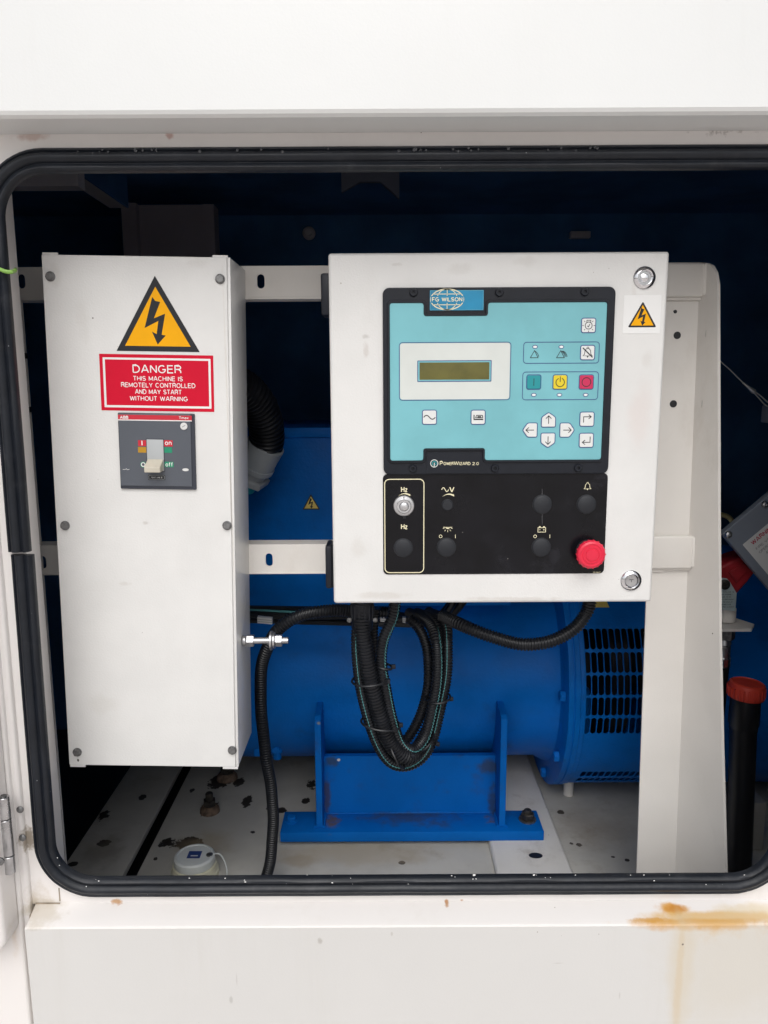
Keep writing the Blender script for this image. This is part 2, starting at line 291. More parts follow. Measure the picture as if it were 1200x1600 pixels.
class MB:
    def __init__(s): s.v, s.f, s.m, s.mats, s.sm = [], [], [], [], []
    def mi(s, m):
        if m not in s.mats: s.mats.append(m)
        return s.mats.index(m)
    def add(s, vs, fs, m, smooth=False):
        b = len(s.v); s.v += [tuple(v) for v in vs]; k = s.mi(m)
        for f in fs: s.f.append(tuple(i + b for i in f)); s.m.append(k); s.sm.append(smooth)
        return s
    def box(s, x0, x1, y0, y1, z0, z1, m, bev=0.0, seg=2):
        bm = bmesh.new(); bmesh.ops.create_cube(bm, size=1)
        for v in bm.verts:
            v.co = ((x0 + x1) / 2 + v.co.x * (x1 - x0), (y0 + y1) / 2 + v.co.y * (y1 - y0), (z0 + z1) / 2 + v.co.z * (z1 - z0))
        if bev: bmesh.ops.bevel(bm, geom=bm.edges[:], offset=bev, segments=seg, affect='EDGES', profile=.5)
        bm.verts.index_update()
        s.add([v.co[:] for v in bm.verts], [[v.index for v in f.verts] for f in bm.faces], m, bool(bev)); bm.free(); return s
    def hexa(s, p, m):       # eight corners: bottom ring then top ring
        return s.add(p, [(0, 3, 2, 1), (4, 5, 6, 7), (0, 1, 5, 4), (1, 2, 6, 5), (2, 3, 7, 6), (3, 0, 4, 7)], m)
    def prism(s, poly, yf, yb, m, bev=0.0, seg=2, side=None):   # (x, z) outline, front at yf facing -Y
        n = len(poly); rings = []
        if bev:
            for k in range(seg + 1):
                a = R(90 * k / seg); rings.append((offset(poly, bev * (1 - math.sin(a))), yf + bev * (1 - math.cos(a))))
        else: rings.append((poly, yf))
        rings.append((poly, yb))
        vs = [(x, y, z) for pl, y in rings for x, z in pl]
        fs = []
        for r_ in range(len(rings) - 1):
            for i in range(n):
                j = (i + 1) % n; fs.append((r_ * n + i, r_ * n + j, (r_ + 1) * n + j, (r_ + 1) * n + i))
        s.add(vs, [tuple(range(n))], m)
        b = len(s.v) - len(vs); k = s.mi(side or m)
        for f in fs: s.f.append(tuple(i + b for i in f)); s.m.append(k); s.sm.append(bool(bev))
        s.f.append(tuple(b + (len(rings) - 1) * n + i for i in range(n))); s.m.append(s.mi(m)); s.sm.append(False)
        return s
    def flat(s, poly, y, m): return s.add([(x, y, z) for x, z in poly], [tuple(range(len(poly)))], m)
    def ring(s, a, b, y, m):
        n = len(a); return s.add([(x, y, z) for x, z in a] + [(x, y, z) for x, z in b], [(i, (i + 1) % n, n + (i + 1) % n, n + i) for i in range(n)], m)
    def stroke(s, pts, w, y, m, closed=False):
        if not closed:          # sharp corners end one stroke and start the next
            for i in range(1, len(pts) - 1):
                a, b = Vector(pts[i]) - Vector(pts[i - 1]), Vector(pts[i + 1]) - Vector(pts[i])
                if a.length > 1e-9 and b.length > 1e-9 and a.normalized().dot(b.normalized()) < -.25:
                    s.stroke(pts[:i + 1], w, y, m); return s.stroke(pts[i:], w, y - 4e-6, m)
        n = len(pts); L, Rr = [], []
        for i in range(n):
            p = Vector(pts[i])
            a = Vector(pts[i - 1]) if (i > 0 or closed) else None
            c = Vector(pts[(i + 1) % n]) if (i < n - 1 or closed) else None
            d1 = (p - a).normalized() if a is not None else (c - p).normalized()
            d2 = (c - p).normalized() if c is not None else d1
            q = Vector((-d1.y - d2.y, d1.x + d2.x)); q = q / max(.5, q.length_squared / 2) if q.length > 1e-6 else Vector((-d1.y, d1.x))
            L.append(p + q * w / 2); Rr.append(p - q * w / 2)
        vs = [(q.x, y, q.y) for q in L] + [(q.x, y, q.y) for q in Rr]
        return s.add(vs, [(i, (i + 1) % n, n + (i + 1) % n, n + i) for i in range(n if closed else n - 1)], m)
    def text(s, body, x0, x1, z, cap, y, m, bold=0.0, weight=.125):    # fitted between x0 and x1, capitals cap high, centred on z
        gap = .24; W_ = sum(GLYPH[ch][0] for ch in body) + gap * (len(body) - 1); lw = cap * weight + bold
        k = (x1 - x0 - lw) / max(W_, .01); h = cap - lw; x = x0 + lw / 2; nst = 0
        for ch in body:
            adv, st = GLYPH[ch]
            for pl in st:
                s.stroke([(x + a * k, z - h / 2 + b * h) for a, b in pl], lw, y - 1e-5 * (nst % 5), m, closed=False); nst += 1
            x += (adv + gap) * k
        return s
    def lathe(s, c, ax, prof, m, seg=24, smooth=True, rot=0.0):   # prof = [(radius, distance along ax)]
        ax = Vector(ax).normalized(); c = Vector(c)
        u = ax.orthogonal().normalized() if abs(ax.y) < .9 else Vector((1, 0, 0))
        u = (u - ax * u.dot(ax)).normalized(); w = ax.cross(u)
        vs, fs = [], []
        for r_, h in prof:
            for k in range(seg):
                a = 2 * math.pi * k / seg + rot; vs.append(c + ax * h + (u * math.cos(a) + w * math.sin(a)) * max(r_, 1e-5))
        for i in range(len(prof) - 1):
            for k in range(seg):
                j = (k + 1) % seg; fs.append((i * seg + k, i * seg + j, (i + 1) * seg + j, (i + 1) * seg + k))
        fs.append(tuple(range(seg))[::-1]); fs.append(tuple((len(prof) - 1) * seg + k for k in range(seg)))
        return s.add(vs, fs, m, smooth)
    def tube(s, pts, rad, m, seg=12, cap=True):
        P = [Vector(p) for p in pts]; n = len(P); vs, fs = [], []
        t0 = (P[1] - P[0]).normalized(); u = t0.orthogonal().normalized()
        for i in range(n):
            t = (P[min(i + 1, n - 1)] - P[max(i - 1, 0)]).normalized()
            u = (u - t * u.dot(t)).normalized(); w = t.cross(u)
            r_ = rad(i) if callable(rad) else rad
            for k in range(seg):
                a = 2 * math.pi * k / seg; vs.append(P[i] + (u * math.cos(a) + w * math.sin(a)) * r_)
        for i in range(n - 1):
            for k in range(seg):
                j = (k + 1) % seg; fs.append((i * seg + k, i * seg + j, (i + 1) * seg + j, (i + 1) * seg + k))
        if cap: fs += [tuple(range(seg))[::-1], tuple((n - 1) * seg + k for k in range(seg))]
        return s.add(vs, fs, m, True)
    def slotted(s, x0, x1, z0, z1, y0, y1, holes, m, n=20):   # plate with real slot holes; holes = [(cx, cz, w, h)] sorted by cx
        cuts = [x0] + [(holes[i][0] + holes[i + 1][0]) / 2 for i in range(len(holes) - 1)] + [x1]
        for i, (cx, cz, w, h) in enumerate(holes):
            r_ = min(w, h) / 2; inner = rrect(cx - w / 2, cx + w / 2, cz - h / 2, cz + h / 2, r_ * .999, 4)
            a0, a1 = cuts[i], cuts[i + 1]
            e = 1e-5; outer = rrect(a0, a1, z0, z1, e, 4)
            k = len(inner)
            s.ring(outer, inner, y0, m); s.ring(outer, inner, y1, m)
            s.add([(x, y0, z) for x, z in inner] + [(x, y1, z) for x, z in inner], [(i_, (i_ + 1) % k, k + (i_ + 1) % k, k + i_) for i_ in range(k)], m)
        for (a, b) in (((x0, z0), (x1, z0)), ((x1, z0), (x1, z1)), ((x1, z1), (x0, z1)), ((x0, z1), (x0, z0))):
            s.add([(a[0], y0, a[1]), (b[0], y0, b[1]), (b[0], y1, b[1]), (a[0], y1, a[1])], [(0, 1, 2, 3)], m)
        return s
T = {}
def spline(pts, step=.004):
    P = [Vector(p) for p in pts]; P = [P[0] * 2 - P[1]] + P + [P[-1] * 2 - P[-2]]; out = []
    for i in range(1, len(P) - 2):
        p0, p1, p2, p3 = P[i - 1:i + 3]
        n = max(2, int((p2 - p1).length / step))
        for k in range(n):
            t = k / n
            out.append(.5 * (2 * p1 + (p2 - p0) * t + (2 * p0 - 5 * p1 + 4 * p2 - p3) * t * t + (3 * p1 - p0 - 3 * p2 + p3) * t ** 3))
    out.append(P[-2]); return out
def even(pts, step):
    out = [pts[0]]; acc = 0
    for a, b in zip(pts, pts[1:]):
        L = (b - a).length; d = step - acc
        while d <= L: out.append(a + (b - a) * (d / L)); d += step
        acc = L - (d - step)
    return out
def finish(o, label, cat, group, kind):
    if label: o['label'] = label
    if cat: o['category'] = cat
    if group: o['group'] = group
    if kind: o['kind'] = kind
def thing(name, label, cat, M, group=None):
    o = bpy.data.objects.new(name, None); COL.objects.link(o); o.empty_display_size = .05
    if not isinstance(M, Matrix): M = Matrix.Translation(M)
    o.matrix_world = M; T[o] = M; finish(o, label, cat, group, None); return o
def build(mb, name, parent=None, world=None, label=None, cat=None, group=None, kind=None, auto=35):
    if world is None:
        if parent is not None: world = T[parent]
        else:
            xs, ys, zs = zip(*mb.v); world = Matrix.Translation(((min(xs) + max(xs)) / 2, (min(ys) + max(ys)) / 2, min(zs)))
        inv = world.inverted(); vs = [inv @ Vector(v) for v in mb.v]
    else: vs = mb.v
    me = bpy.data.meshes.new(name); me.from_pydata(vs, [], mb.f)
    for m in mb.mats: me.materials.append(m)
    me.polygons.foreach_set('material_index', mb.m); me.polygons.foreach_set('use_smooth', mb.sm)
    bm = bmesh.new(); bm.from_mesh(me); bmesh.ops.recalc_face_normals(bm, faces=bm.faces[:])
    for e in bm.edges:
        if len(e.link_faces) == 2 and e.calc_face_angle(0) > R(auto): e.smooth = False
    bm.to_mesh(me); bm.free(); me.update()
    o = bpy.data.objects.new(name, me); COL.objects.link(o)
    if parent is not None: o.parent = parent; o.matrix_local = T[parent].inverted() @ world
    else: o.matrix_world = world
    T[o] = world; finish(o, label, cat, group, kind); return o
def again(o, parent, world, name=None):       # one more copy of a part, sharing its mesh
    c = o.copy(); COL.objects.link(c); c.parent = parent
    c.matrix_local = (T[parent].inverted() @ world) if parent is not None else world
    T[c] = world; return c
TR = Matrix.Translation

def warn_triangle(mb, x, z, w, y, black, yellow, thin=False):
    """triangle with its lightning arrow, base centre at (x, z), w wide"""
    P = lambda q: [(x + (a - 476) / 577 * w, z + (572 - b) / 577 * w) for a, b in q]
    o_ = P([(188, 572), (765, 572), (470, 65)])
    if thin:
        c = offset(o_, w * .03)
        pts = []
        for i in range(3):
            p = Vector(c[i]); a = (Vector(c[i - 1]) - p).normalized(); b = (Vector(c[(i + 1) % 3]) - p).normalized()
            pts += [tuple(p + a * w * .05), tuple(p + (a + b).normalized() * w * .022), tuple(p + b * w * .05)]
        o_ = pts
    mb.flat(o_, y, black)
    mb.flat(offset(P([(188, 572), (765, 572), (470, 65)]), w * (.085 if thin else .062)), y - 1e-4, yellow)
    mb.flat(P([(448, 205), (468, 232), (502, 238), (455, 348), (533, 316), (505, 458), (533, 463), (475, 525), (438, 437), (470, 455), (485, 365), (388, 415)]), y - 2e-4, black)

# ================================================================== ENCLOSURE
YF = .90
gnd = MB(); gnd.box(-60, 60, -60, 60, -.1, 0, m_ground); build(gnd, 'ground', kind='structure')
enc = thing('generator_enclosure', 'white steel generator canopy around the open black rubber sealed doorway', 'generator housing', (0, 1.4, 0))
hb = at(600, 207, YF).z; YH = .845
zt = EYE + .62
hb2 = at(600, 178, YH).z
# hood: front leans back a little, underside returns to the door frame
h = MB(); XL, XR = -1.3, 2.2
prof = [(YF + .06, hb), (YH + .006, hb2 - .001), (YH + .002, hb2 + .0015), (YH, hb2 + .005), (YH - .004, zt), (2.1, zt + .04), (2.1, zt), (YF + .06, zt - .05)]
n = len(prof)
h.add([(XL, y, z) for y, z in prof] + [(XR, y, z) for y, z in prof], [(i, (i + 1) % n, n + (i + 1) % n, n + i) for i in range(n)] + [tuple(range(n)), tuple(range(n, 2 * n))], m_hood)
build(h, 'roof_hood', enc)
# front face with the round cornered opening
sx0 = at(38, 1100, YF).x; sx1 = at(1236, 1300, YF).x
sz1 = at(600, 231, YF).z; sz0 = at(600, 1394, YF).z
SW = .025; rc = .074
hole = rrect(sx0 + SW * .7, sx1 - SW * .7, sz0 + SW * .7, sz1 - SW * .7, rc - SW * .7, 10)
ledz = at(600, 1409, YF).z
face_x0 = at(37, 1300, .9).x
f = MB()
outer = rrect(face_x0, XR, ledz, hb, 1e-4, 10)
f.ring(outer, hole, YF, m_shell)
k = len(hole); f.add([(x, YF, z) for x, z in hole] + [(x, YF + .0025, z) for x, z in hole], [(i, (i + 1) % k, k + (i + 1) % k, k + i) for i in range(k)], m_shell)
f.ring(outer, hole, YF + .0025, m_shell)
build(f, 'door_frame', enc)
# corner post to the left, a little proud
p = MB(); px1 = at(37, 1300, .893).x
p.prism(rrect(XL, px1, -.02 + .3, hb - .0005, .004, 2), .892, 1.0, m_shell, .004, 3)
p.prism(rrect(XL, at(21, 1300, .884).x, .28, hb - .001, .003, 2), .885, .8935, m_shell, .004, 3)
build(p, 'corner_post', enc)
# ledge and lower panel
lx0 = at(38, 1449, .868).x; lz = at(600, 1446, .868).z
bx0 = at(56, 1411, YF).x
ld = MB()
zb = .30
fr = [(lx0, .868, lz), (XR, .868, lz)]
ld.add([(bx0, YF + .0003, ledz + .0004), (XR, YF + .0003, ledz + .0004), (XR, .8715, lz + .0008), (lx0 + .002, .8715, lz + .0008), (XR, .869, lz - .0006), (lx0 + .0008, .869, lz - .0006), (XR, .868, lz - .003), (lx0, .868, lz - .003)],
       [(0, 1, 2, 3), (3, 2, 4, 5), (5, 4, 6, 7)], m_shell, True)
ld.add([(bx0, YF - .0005, ledz), (lx0 + .002, .8715, lz + .0008), (lx0 + .0008, .869, lz - .0006), (lx0, .868, lz - .003), (lx0, .93, lz - .003), (bx0, .93, ledz)], [(0, 1, 2, 3, 4, 5)], m_shell)
build(ld, 'sill_ledge', enc)
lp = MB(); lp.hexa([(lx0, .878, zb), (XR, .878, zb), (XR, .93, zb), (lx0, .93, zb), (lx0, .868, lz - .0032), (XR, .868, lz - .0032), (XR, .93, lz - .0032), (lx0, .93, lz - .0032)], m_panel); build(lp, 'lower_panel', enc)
sm = MB(); sm.box(lx0 - .0035, lx0 - .0002, .8895, .93, zb, lz, m_seam)
a, b = at(93.5, 1388, YF - .0006), at(93.5, 1408, YF - .0006)
sm.box(b.x - .0007, b.x + .0007, YF - .0006, YF - .0001, b.z, a.z, m_seam)
sm.box(bx0, b.x, YF - .0012, YF - .0004, ledz - .0002, ledz + .0016, m_seam)
build(sm, 'panel_seam', enc)
sk = MB(); sk.box(XL, XR, .95, 2.0, 0.0, .299, m_insteel); build(sk, 'base_skid', enc)
# shell walls and lining
def wall(nm, x0, x1, y0, y1, z0, z1, m=m_inside, out=m_shell):
    w = MB(); w.box(x0, x1, y0, y1, z0, z1, m); return build(w, nm, enc)
CE = EYE + .42
wall('back_wall', XL, XR, 2.0, 2.05, .30, zt); wall('side_wall', XL, XL + .04, 1.0, 2.0, .30, zt - .06); wall('side_wall', XR - .04, XR, .94, 2.0, .30, zt - .06)
wall('ceiling_lining', XL + .04, XR - .04, YF + .065, 2.0, CE, CE + .04)
wall('header_lining', XL + .04, XR - .04, YF + .036, YF + .055, sz1 - .004, CE, m_insteel)
# roof bracing seen in the gloom
q = MB()
zb_ = at(195, 325, 1.62).z
xa = at(195, 325, 1.62).x
q.box(xa - .030, xa + .004, 1.315, 1.619, zb_, zb_ + .004, m_insteel); q.box(xa + .0042, xa + .008, 1.315, 1.619, zb_, CE - .001, m_inside)
hz_ = at(55, 291, 1.28)
q.box(XL + .05, at(122, 291, 1.28).x, 1.28, 1.31, hz_.z, CE - .001, m_insteel)
build(q, 'roof_brace', enc)
q = MB(); x0, x1 = at(190, 340, 1.62).x, at(332, 340, 1.62).x
q.box(x0, x0 + .03, 1.62, 1.70, EYE - .25, zb_ + .01, m_duct); q.box(x0 + .03, x1, 1.64, 1.68, EYE - .25, at(260, 320, 1.64).z, m_duct); q.box(x1 - .022, x1, 1.635, 1.64, EYE - .25, at(260, 320, 1.64).z, m_duct)
build(q, 'inner_duct', enc)
q = MB(); c0, c1 = at(533, 255, 1.5), at(624, 310, 1.5)
q.prism([(c0.x, CE), (c1.x, CE), (c1.x, c1.z), (c1.x - .035, c1.z + .03), (c0.x + .035, c1.z + .03), (c0.x, c1.z + .012)], 1.5, 1.512, m_darksteel)
build(q, 'roof_bracket', enc)
q = MB(); c0 = at(483, 365, 1.995); q.lathe(c0, (0, -1, 0), [(.016, 0), (.016, .006), (.013, .008), (.008, .009), (.008, .018)], m_insteel, 20); build(q, 'lining_bolt', enc)
q = MB(); c0 = at(905, 368, 1.995); q.box(c0.x - .025, c0.x + .025, 1.98, 1.999, c0.z - .008, c0.z + .008, m_insteel, .002); build(q, 'lining_clip', enc)

# rubber door seal, swept with a ribbed section; joint on the left
q = MB()
mid = rrect(sx0 + SW / 2, sx1 - SW / 2, sz0 + SW / 2, sz1 - SW / 2, rc - SW / 2, 14)
jz = at(30, 862, YF).z
# order: corner lists start top right going counter clockwise; left side lies between index of top-left end and bottom-left start
L = [Vector((x, 0, z)) for x, z in mid]
nl = 15
seq = L[2 * nl:] + L[:2 * nl]
path = [Vector((seq[0].x + .0022, 0, jz - .0025))] + [Vector((seq[0].x + .0012, 0, jz - .12))] + seq + [Vector((seq[0].x, 0, jz + .10)), Vector((seq[0].x - .0006, 0, jz + .0012))]
fine = [path[0]]
for a, b in zip(path, path[1:]):
    m_ = max(1, int((b - a).length / .03))
    for i in range(1, m_ + 1): fine.append(a + (b - a) * i / m_)
prof = [(-13, 0), (-13, 4.5), (-11.6, 8), (-9, 10), (-6.4, 9.4), (-5, 7.2), (-3.8, 7), (-2.6, 9), (0, 11.8), (3, 12.4), (6, 11), (7.4, 8.4), (8.4, 7.6), (9.6, 8.8), (11.2, 8.6), (12.6, 6), (13, 0)]
vs, fs = [], []; np_ = len(prof); cen = Vector(((sx0 + sx1) / 2, 0, (sz0 + sz1) / 2))
for i, p_ in enumerate(fine):
    t = (fine[min(i + 1, len(fine) - 1)] - fine[max(i - 1, 0)]).normalized()
    o_ = Vector((t.z, 0, -t.x))
    ndir = o_ if o_.dot(p_ - cen) > 0 else -o_
    for a, d in prof:
        wob = 1 + .035 * math.sin(i * 1.7) * math.sin(i * .61)
        vs.append(p_ + ndir * (a / 1000) + Vector((0, YF - .0002 - d / 1000 * wob, 0)))
for i in range(len(fine) - 1):
    for k_ in range(np_ - 1): fs.append((i * np_ + k_, i * np_ + k_ + 1, (i + 1) * np_ + k_ + 1, (i + 1) * np_ + k_))
fs += [tuple(range(np_)), tuple((len(fine) - 1) * np_ + k_ for k_ in range(np_))]
q.add(vs, fs, m_rubber, True)
seal = build(q, 'door_seal', enc, auto=50)
dr = MB()
for _ in range(34):      # rain drops hanging on the upper run
    x = random.uniform(sx0 + .1, sx1 - .2); c = Vector((x, YF - .0105, sz1 - .0035 - random.random() * .004)); r_ = random.uniform(.0009, .0022)
    dr.lathe(c, (0, -1, .1), [(r_, 0), (r_ * .9, r_ * .5), (r_ * .5, r_ * .85), (0, r_)], m_drop, 8)
build(dr, 'water_drops', seal, kind='stuff')

fk = MB()
for fx, fy in [(296, 1372), (519, 1368), (548, 1372), (551, 1381), (638, 1381), (706, 1368), (711, 1370), (741, 1364), (744, 1373), (834, 1364), (838, 1366), (852, 1371), (860, 1371), (899, 1367), (1046, 1361), (1022, 1376), (1163, 1358), (135, 1385), (352, 1372), (382, 1375), (90, 1340), (93, 1352), (150, 1374), (480, 1366), (985, 1362), (1006, 1364)] + [(random.uniform(150, 1150), random.uniform(1368, 1388)) for _ in range(5)]:
    fy = max(fy, 1367) if fx > 140 else fy; c = at(fx, fy, YF - .0128); r_ = random.uniform(.0005, .0013) * (1.7 if fx in (741, 744, 834) else 1)
    fk.add([(c.x + r_ * random.uniform(.5, 1.3) * math.cos(k_), YF - .0131, c.z + r_ * random.uniform(.4, .9) * math.sin(k_)) for k_ in (0, 1.1, 2.2, 3.1, 4.2, 5.2)], [(0, 1, 2, 3, 4, 5)], m_white)
build(fk, 'paint_flecks', seal, kind='stuff')

# open door standing to the left, with its hinge
q = MB(); dxr = at(14, 1440, .86).x; dz0 = at(5, 1482, .86).z
q.prism(rrect(XL - .35, dxr, dz0, hb - .02, .022, 6), .846, .8815, m_shell, .006, 3)
door = build(q, 'open_door', enc)
q = MB(); c = at(10, 1372, .846); q.lathe(at(1, 1345, .846), (0, -1, 0), [(.005, 0), (.005, .002), (.003, .003)], m_dull, 14); build(q, 'door_screw', door)
q = MB(); a, b = at(12, 1262, .872), at(16, 1356, .872)
hx = a.x * .5 + b.x * .5
zs = [at(8, 1246, .865).z, at(8, 1281, .865).z, at(12, 1338, .865).z, at(16, 1366, .865).z]
for i in range(3):
    hi, lo = zs[i] - .0006, zs[i + 1] + .0006
    q.lathe((hx, .868, lo), (0, 0, 1), [(.0062, 0), (.0068, .0006), (.0068, hi - lo - .0006), (.0062, hi - lo)], m_steel, 20)
q.lathe((hx, .868, zs[0] - .001), (0, 0, 1), [(.0036, 0), (.0036, .002), (.002, .0026)], m_dull, 12)
hg = build(q, 'hinge', enc)
q = MB(); q.lathe((0, 0, 0), (0, -1, 0), [(.0045, 0), (.0045, .0012), (.003, .003), (0, .0035)], m_dull, 14)
s0 = build(q, 'hinge_screw', hg, world=TR((hx + .0105, .8848, at(20, 1268, .88).z)))
again(s0, hg, TR((hx + .0105, .8848, at(20, 1312, .88).z)))
# earth wire poking out of the seal
q = MB(); q.tube(spline([at(-30, 408, .885), at(0, 421, .884), at(12, 425, .884), at(22, 424, .892), at(24, 421, .93)], .003), .0022, m_wire, 10)
build(q, 'earth_wire', label='short green and yellow wire bent over the upper left seal', cat='wire')

# ================================================================== SUPPORT FRAME
YR = 1.11
sf = thing('support_frame', 'white slotted steel rack with a wide folded post on its right', 'rack', (0, YR, FLOOR))
rx0, rx1 = at(20, 440, YR).x, at(1096, 440, YR - .006).x
def rail(y0p, y1p, slots, xr):
    z1, z0 = at(600, y0p, YR).z, at(600, y1p, YR).z
    q = MB(); hs_ = []
    for sx, sy in slots:
        c = at(sx, sy, YR); hs_.append((c.x, c.z, .0105, .0195))
    q.slotted(rx0, xr, z0, z1, YR - .003, YR, hs_, m_frame)
    q.box(rx0, xr, YR + .0002, YR + .03, z1 - .003, z1 - .0001, m_frame); q.box(rx0, xr, YR + .0002, YR + .03, z0 + .0001, z0 + .003, m_frame)
    q.box(rx0, xr, YR - .0045, YR - .0032, z0, z0 + .003, m_frame, .0006)
    return build(q, 'rail', sf)
rail(415, 467, [(35, 440), (408, 440)], rx1 - .005)
rail(849, 895, [(68, 878), (421, 874)], rx1 - .03)
q = MB(); ux = at(60, 800, YR).x; q.box(rx0 - .03, ux, YR + .0005, YR + .003, FLOOR - .02, at(600, 467, YR).z, m_frame); q.box(ux - .012, ux - .009, YR + .0031, YR + .02, FLOOR - .02, at(600, 467, YR).z, m_frame)
build(q, 'upright', sf)
for y_ in (556, 640):
    q = MB(); c = at(36 if y_ < 600 else 42, y_, YR - .002); q.box(c.x - .006, c.x + .006, YR - .008, YR, c.z - .004, c.z + .004, m_black, .001); build(q, 'cable_clip', sf)
# right post: front plate + flange that flares forward towards the base
A_t, A_b = at(1094, 410, YR), at(1055, 1360, YR)
L_t, L_b = at(1046, 410, YR), at(1000, 1360, YR)
xl = at(1020, 945, YR).x; xl_b = at(1000, 1360, YR).x
zbot = FLOOR - .01
def ext(p, q_, z):   # extend the line p-q down to z
    t = (z - p.z) / (q_.z - p.z); return p + (q_ - p) * t
F_b = ext(A_t, A_b, zbot)
post = MB()
xll = xl + (xl - xl_b) * .6
lt, lb = Vector((at(1028, 410, YR).x, YR, A_t.z)), Vector((xl_b - .003, YR, zbot))
post.add([lt, A_t, F_b, lb], [(0, 1, 2, 3)], m_frame)
post.add([lt + Vector((0, .003, 0)), lt, lb, lb + Vector((0, .003, 0))], [(0, 1, 2, 3)], m_frame)
N = [at(1104, 411, YR - .012), at(1112, 415, YR - .02), at(1118, 426, YR - .027), at(1121, 445, 1.08), at(1121.5, 620, 1.07), at(1122, 800, 1.06), at(1124, 1000, 1.048), at(1128, 1180, 1.038), at(1133, 1360, 1.028)]
N.append(ext(N[-2], N[-1], zbot))
fold = [A_t + Vector((.002, 0, 0))] + [ext(A_t, A_b, p.z) for p in N[2:]]
th = Vector((.0038, 0, 0))
fo = [A_t, A_t] + [ext(A_t, A_b, p.z) for p in N[2:]]
vs = []
for a, b in zip(fo, N): vs += [a, b, b + th, a + th + Vector((0, .004, 0))]
fs = []
for i in range(len(N) - 1):
    for k_ in range(4): fs.append((i * 4 + k_, i * 4 + (k_ + 1) % 4, i * 4 + 4 + (k_ + 1) % 4, i * 4 + 4 + k_))
post.add(vs, fs + [(0, 1, 2, 3), tuple(len(vs) - 4 + i for i in range(4))], m_frame)
pst = build(post, 'post', sf, auto=20)
# welded ends of the rails lapping over the post
for y0, y1, xr_ in ((411, 464, 1098), (838, 889, 1081)):
    q = MB(); a, b = at(1010, y0, YR - .01), at(xr_, y1, YR - .01)
    q.box(a.x, b.x, YR - .011, YR - .0005, b.z, a.z, m_frame, .003, 3); q.box(b.x - .0025, b.x + .0065, YR - .0115, YR - .001, b.z + .002, a.z - .001, m_frame, .003, 3)
    q.tube([Vector((a.x, YR - .003, b.z - .001)), Vector((b.x, YR - .003, b.z - .001))], .0032, m_frame, 8)
    build(q, 'rail_end', pst)
q = MB(); q.lathe((0, 0, 0), (0, -1, 0), [(.0052, 0), (.0052, .0003)], m_ink, 16, False)
h0 = build(q, 'bolt_hole', pst, world=TR(at(1058, 524, YR) + Vector((0, -.0002, 0))))
again(h0, pst, TR(at(1052, 631, YR) + Vector((0, -.0002, 0))))
again(h0, pst, TR(at(1055, 487, YR) + Vector((0, -.0002, 0))) @ Matrix.Scale(.5, 4))
for (x, y) in ((1104, 521), (1098, 631)):
    b_ = ext(A_t, A_b, at(x, y, 1.1).z); t_ = (x - 1088) / 33
    q = MB(); c = at(x, y, YR - .022); c.x = c.x - .0009
    q.add([(c.x - .0004 + .0011 * math.cos(k_ * math.pi / 6), c.y - .0008 + .002 * math.cos(k_ * math.pi / 6), c.z + .0055 * math.sin(k_ * math.pi / 6)) for k_ in range(12)], [tuple(range(12))], m_ink); build(q, 'bolt_hole', pst)

# ================================================================== BREAKER BOX
YB = 1.0
a, b = at(65, 397, YB), at(360, 400, YB); c, d = at(108, 1198, YB), at(372, 1198, YB)
ph = (math.atan2(b.z - a.z, b.x - a.x) + math.atan2(-(a.x - c.x), a.z - c.z) * -1 * -1) / 2
ph = math.atan2(-( (a.x - c.x) + (b.x - d.x)) , (a.z - c.z) + (b.z - d.z)) * .8 + math.atan2(b.z - a.z, b.x - a.x) * .2
Fb = TR((c + d) / 2) @ Matrix.Rotation(-ph, 4, 'Y')
Fi = Fb.inverted()
def lb_(px, py, Y=YB):
    q_ = Fi @ at(px, py, Y); return q_.x, q_.z
bb = thing('breaker_box', 'tall white steel box with red danger sign and circuit breaker', 'electrical box', Fb)
la, lbb, lc, ldd = [lb_(*p_) for p_ in ((65, 397), (360, 400), (108, 1198), (372, 1198))]
X0 = (la[0] + lc[0]) / 2; X1 = (lbb[0] + ldd[0]) / 2; Z0 = (lc[1] + ldd[1]) / 2; Z1 = (la[1] + lbb[1]) / 2
DB = .108
q = MB(); q.box(X0 + .001, X1, .0022, DB, Z0 + .001, Z1 - .001, m_box, .0012)
q.box(X0 + .001, X0 + .02, .0006, .003, Z1 - .002, Z1 + .0015, m_box); q.box(X1 - .022, X1 - .003, .0006, .003, Z1 - .002, Z1 + .0015, m_box)
q.box(X0 + .001, X0 + .022, .0006, .003, Z0 - .0022, Z0 + .001, m_box); q.box(X1 - .022, X1 - .001, .0006, .003, Z0 - .0022, Z0 + .001, m_box)
build(q, 'body', bb, Fb)
q = MB(); q.prism(rrect(X0, X1 - .0042, Z0 + .001, Z1 - .001, .0012, 2), 0, .0018, m_box, .0008, 2)
q.box(X1 - .0034, X1 + .0002, .0004, .004, Z0 + .001, Z1 - .001, m_box, .0008)
build(q, 'cover', bb, Fb)
q = MB(); q.lathe((0, 0, 0), (0, -1, 0), [(.0062, 0), (.0062, .0012), (.0058, .0014)], m_dull, 18); q.lathe((0, -.0012, 0), (0, -1, 0), [(.0056, 0), (.0056, .0022), (.0048, .003)], m_dull, 6, False, .3)
b0 = None
for (x, y) in ((79, 432), (344, 436), (102, 821), (355, 821), (121, 1175), (363, 1172)):
    lx, lz_ = lb_(x, y); M = Fb @ TR((lx, 0, lz_)) @ Matrix.Rotation(random.random(), 4, 'Y')
    if b0 is None: b0 = build(q, 'cover_bolt', bb, M)
    else: again(b0, bb, M)
z1 = lambda x, y: lb_(140 + x / 4.443, 420 + y / 4.443)
q = MB(); lx, lz_ = z1(476, 574); l0, l1 = z1(188, 574), z1(765, 574)
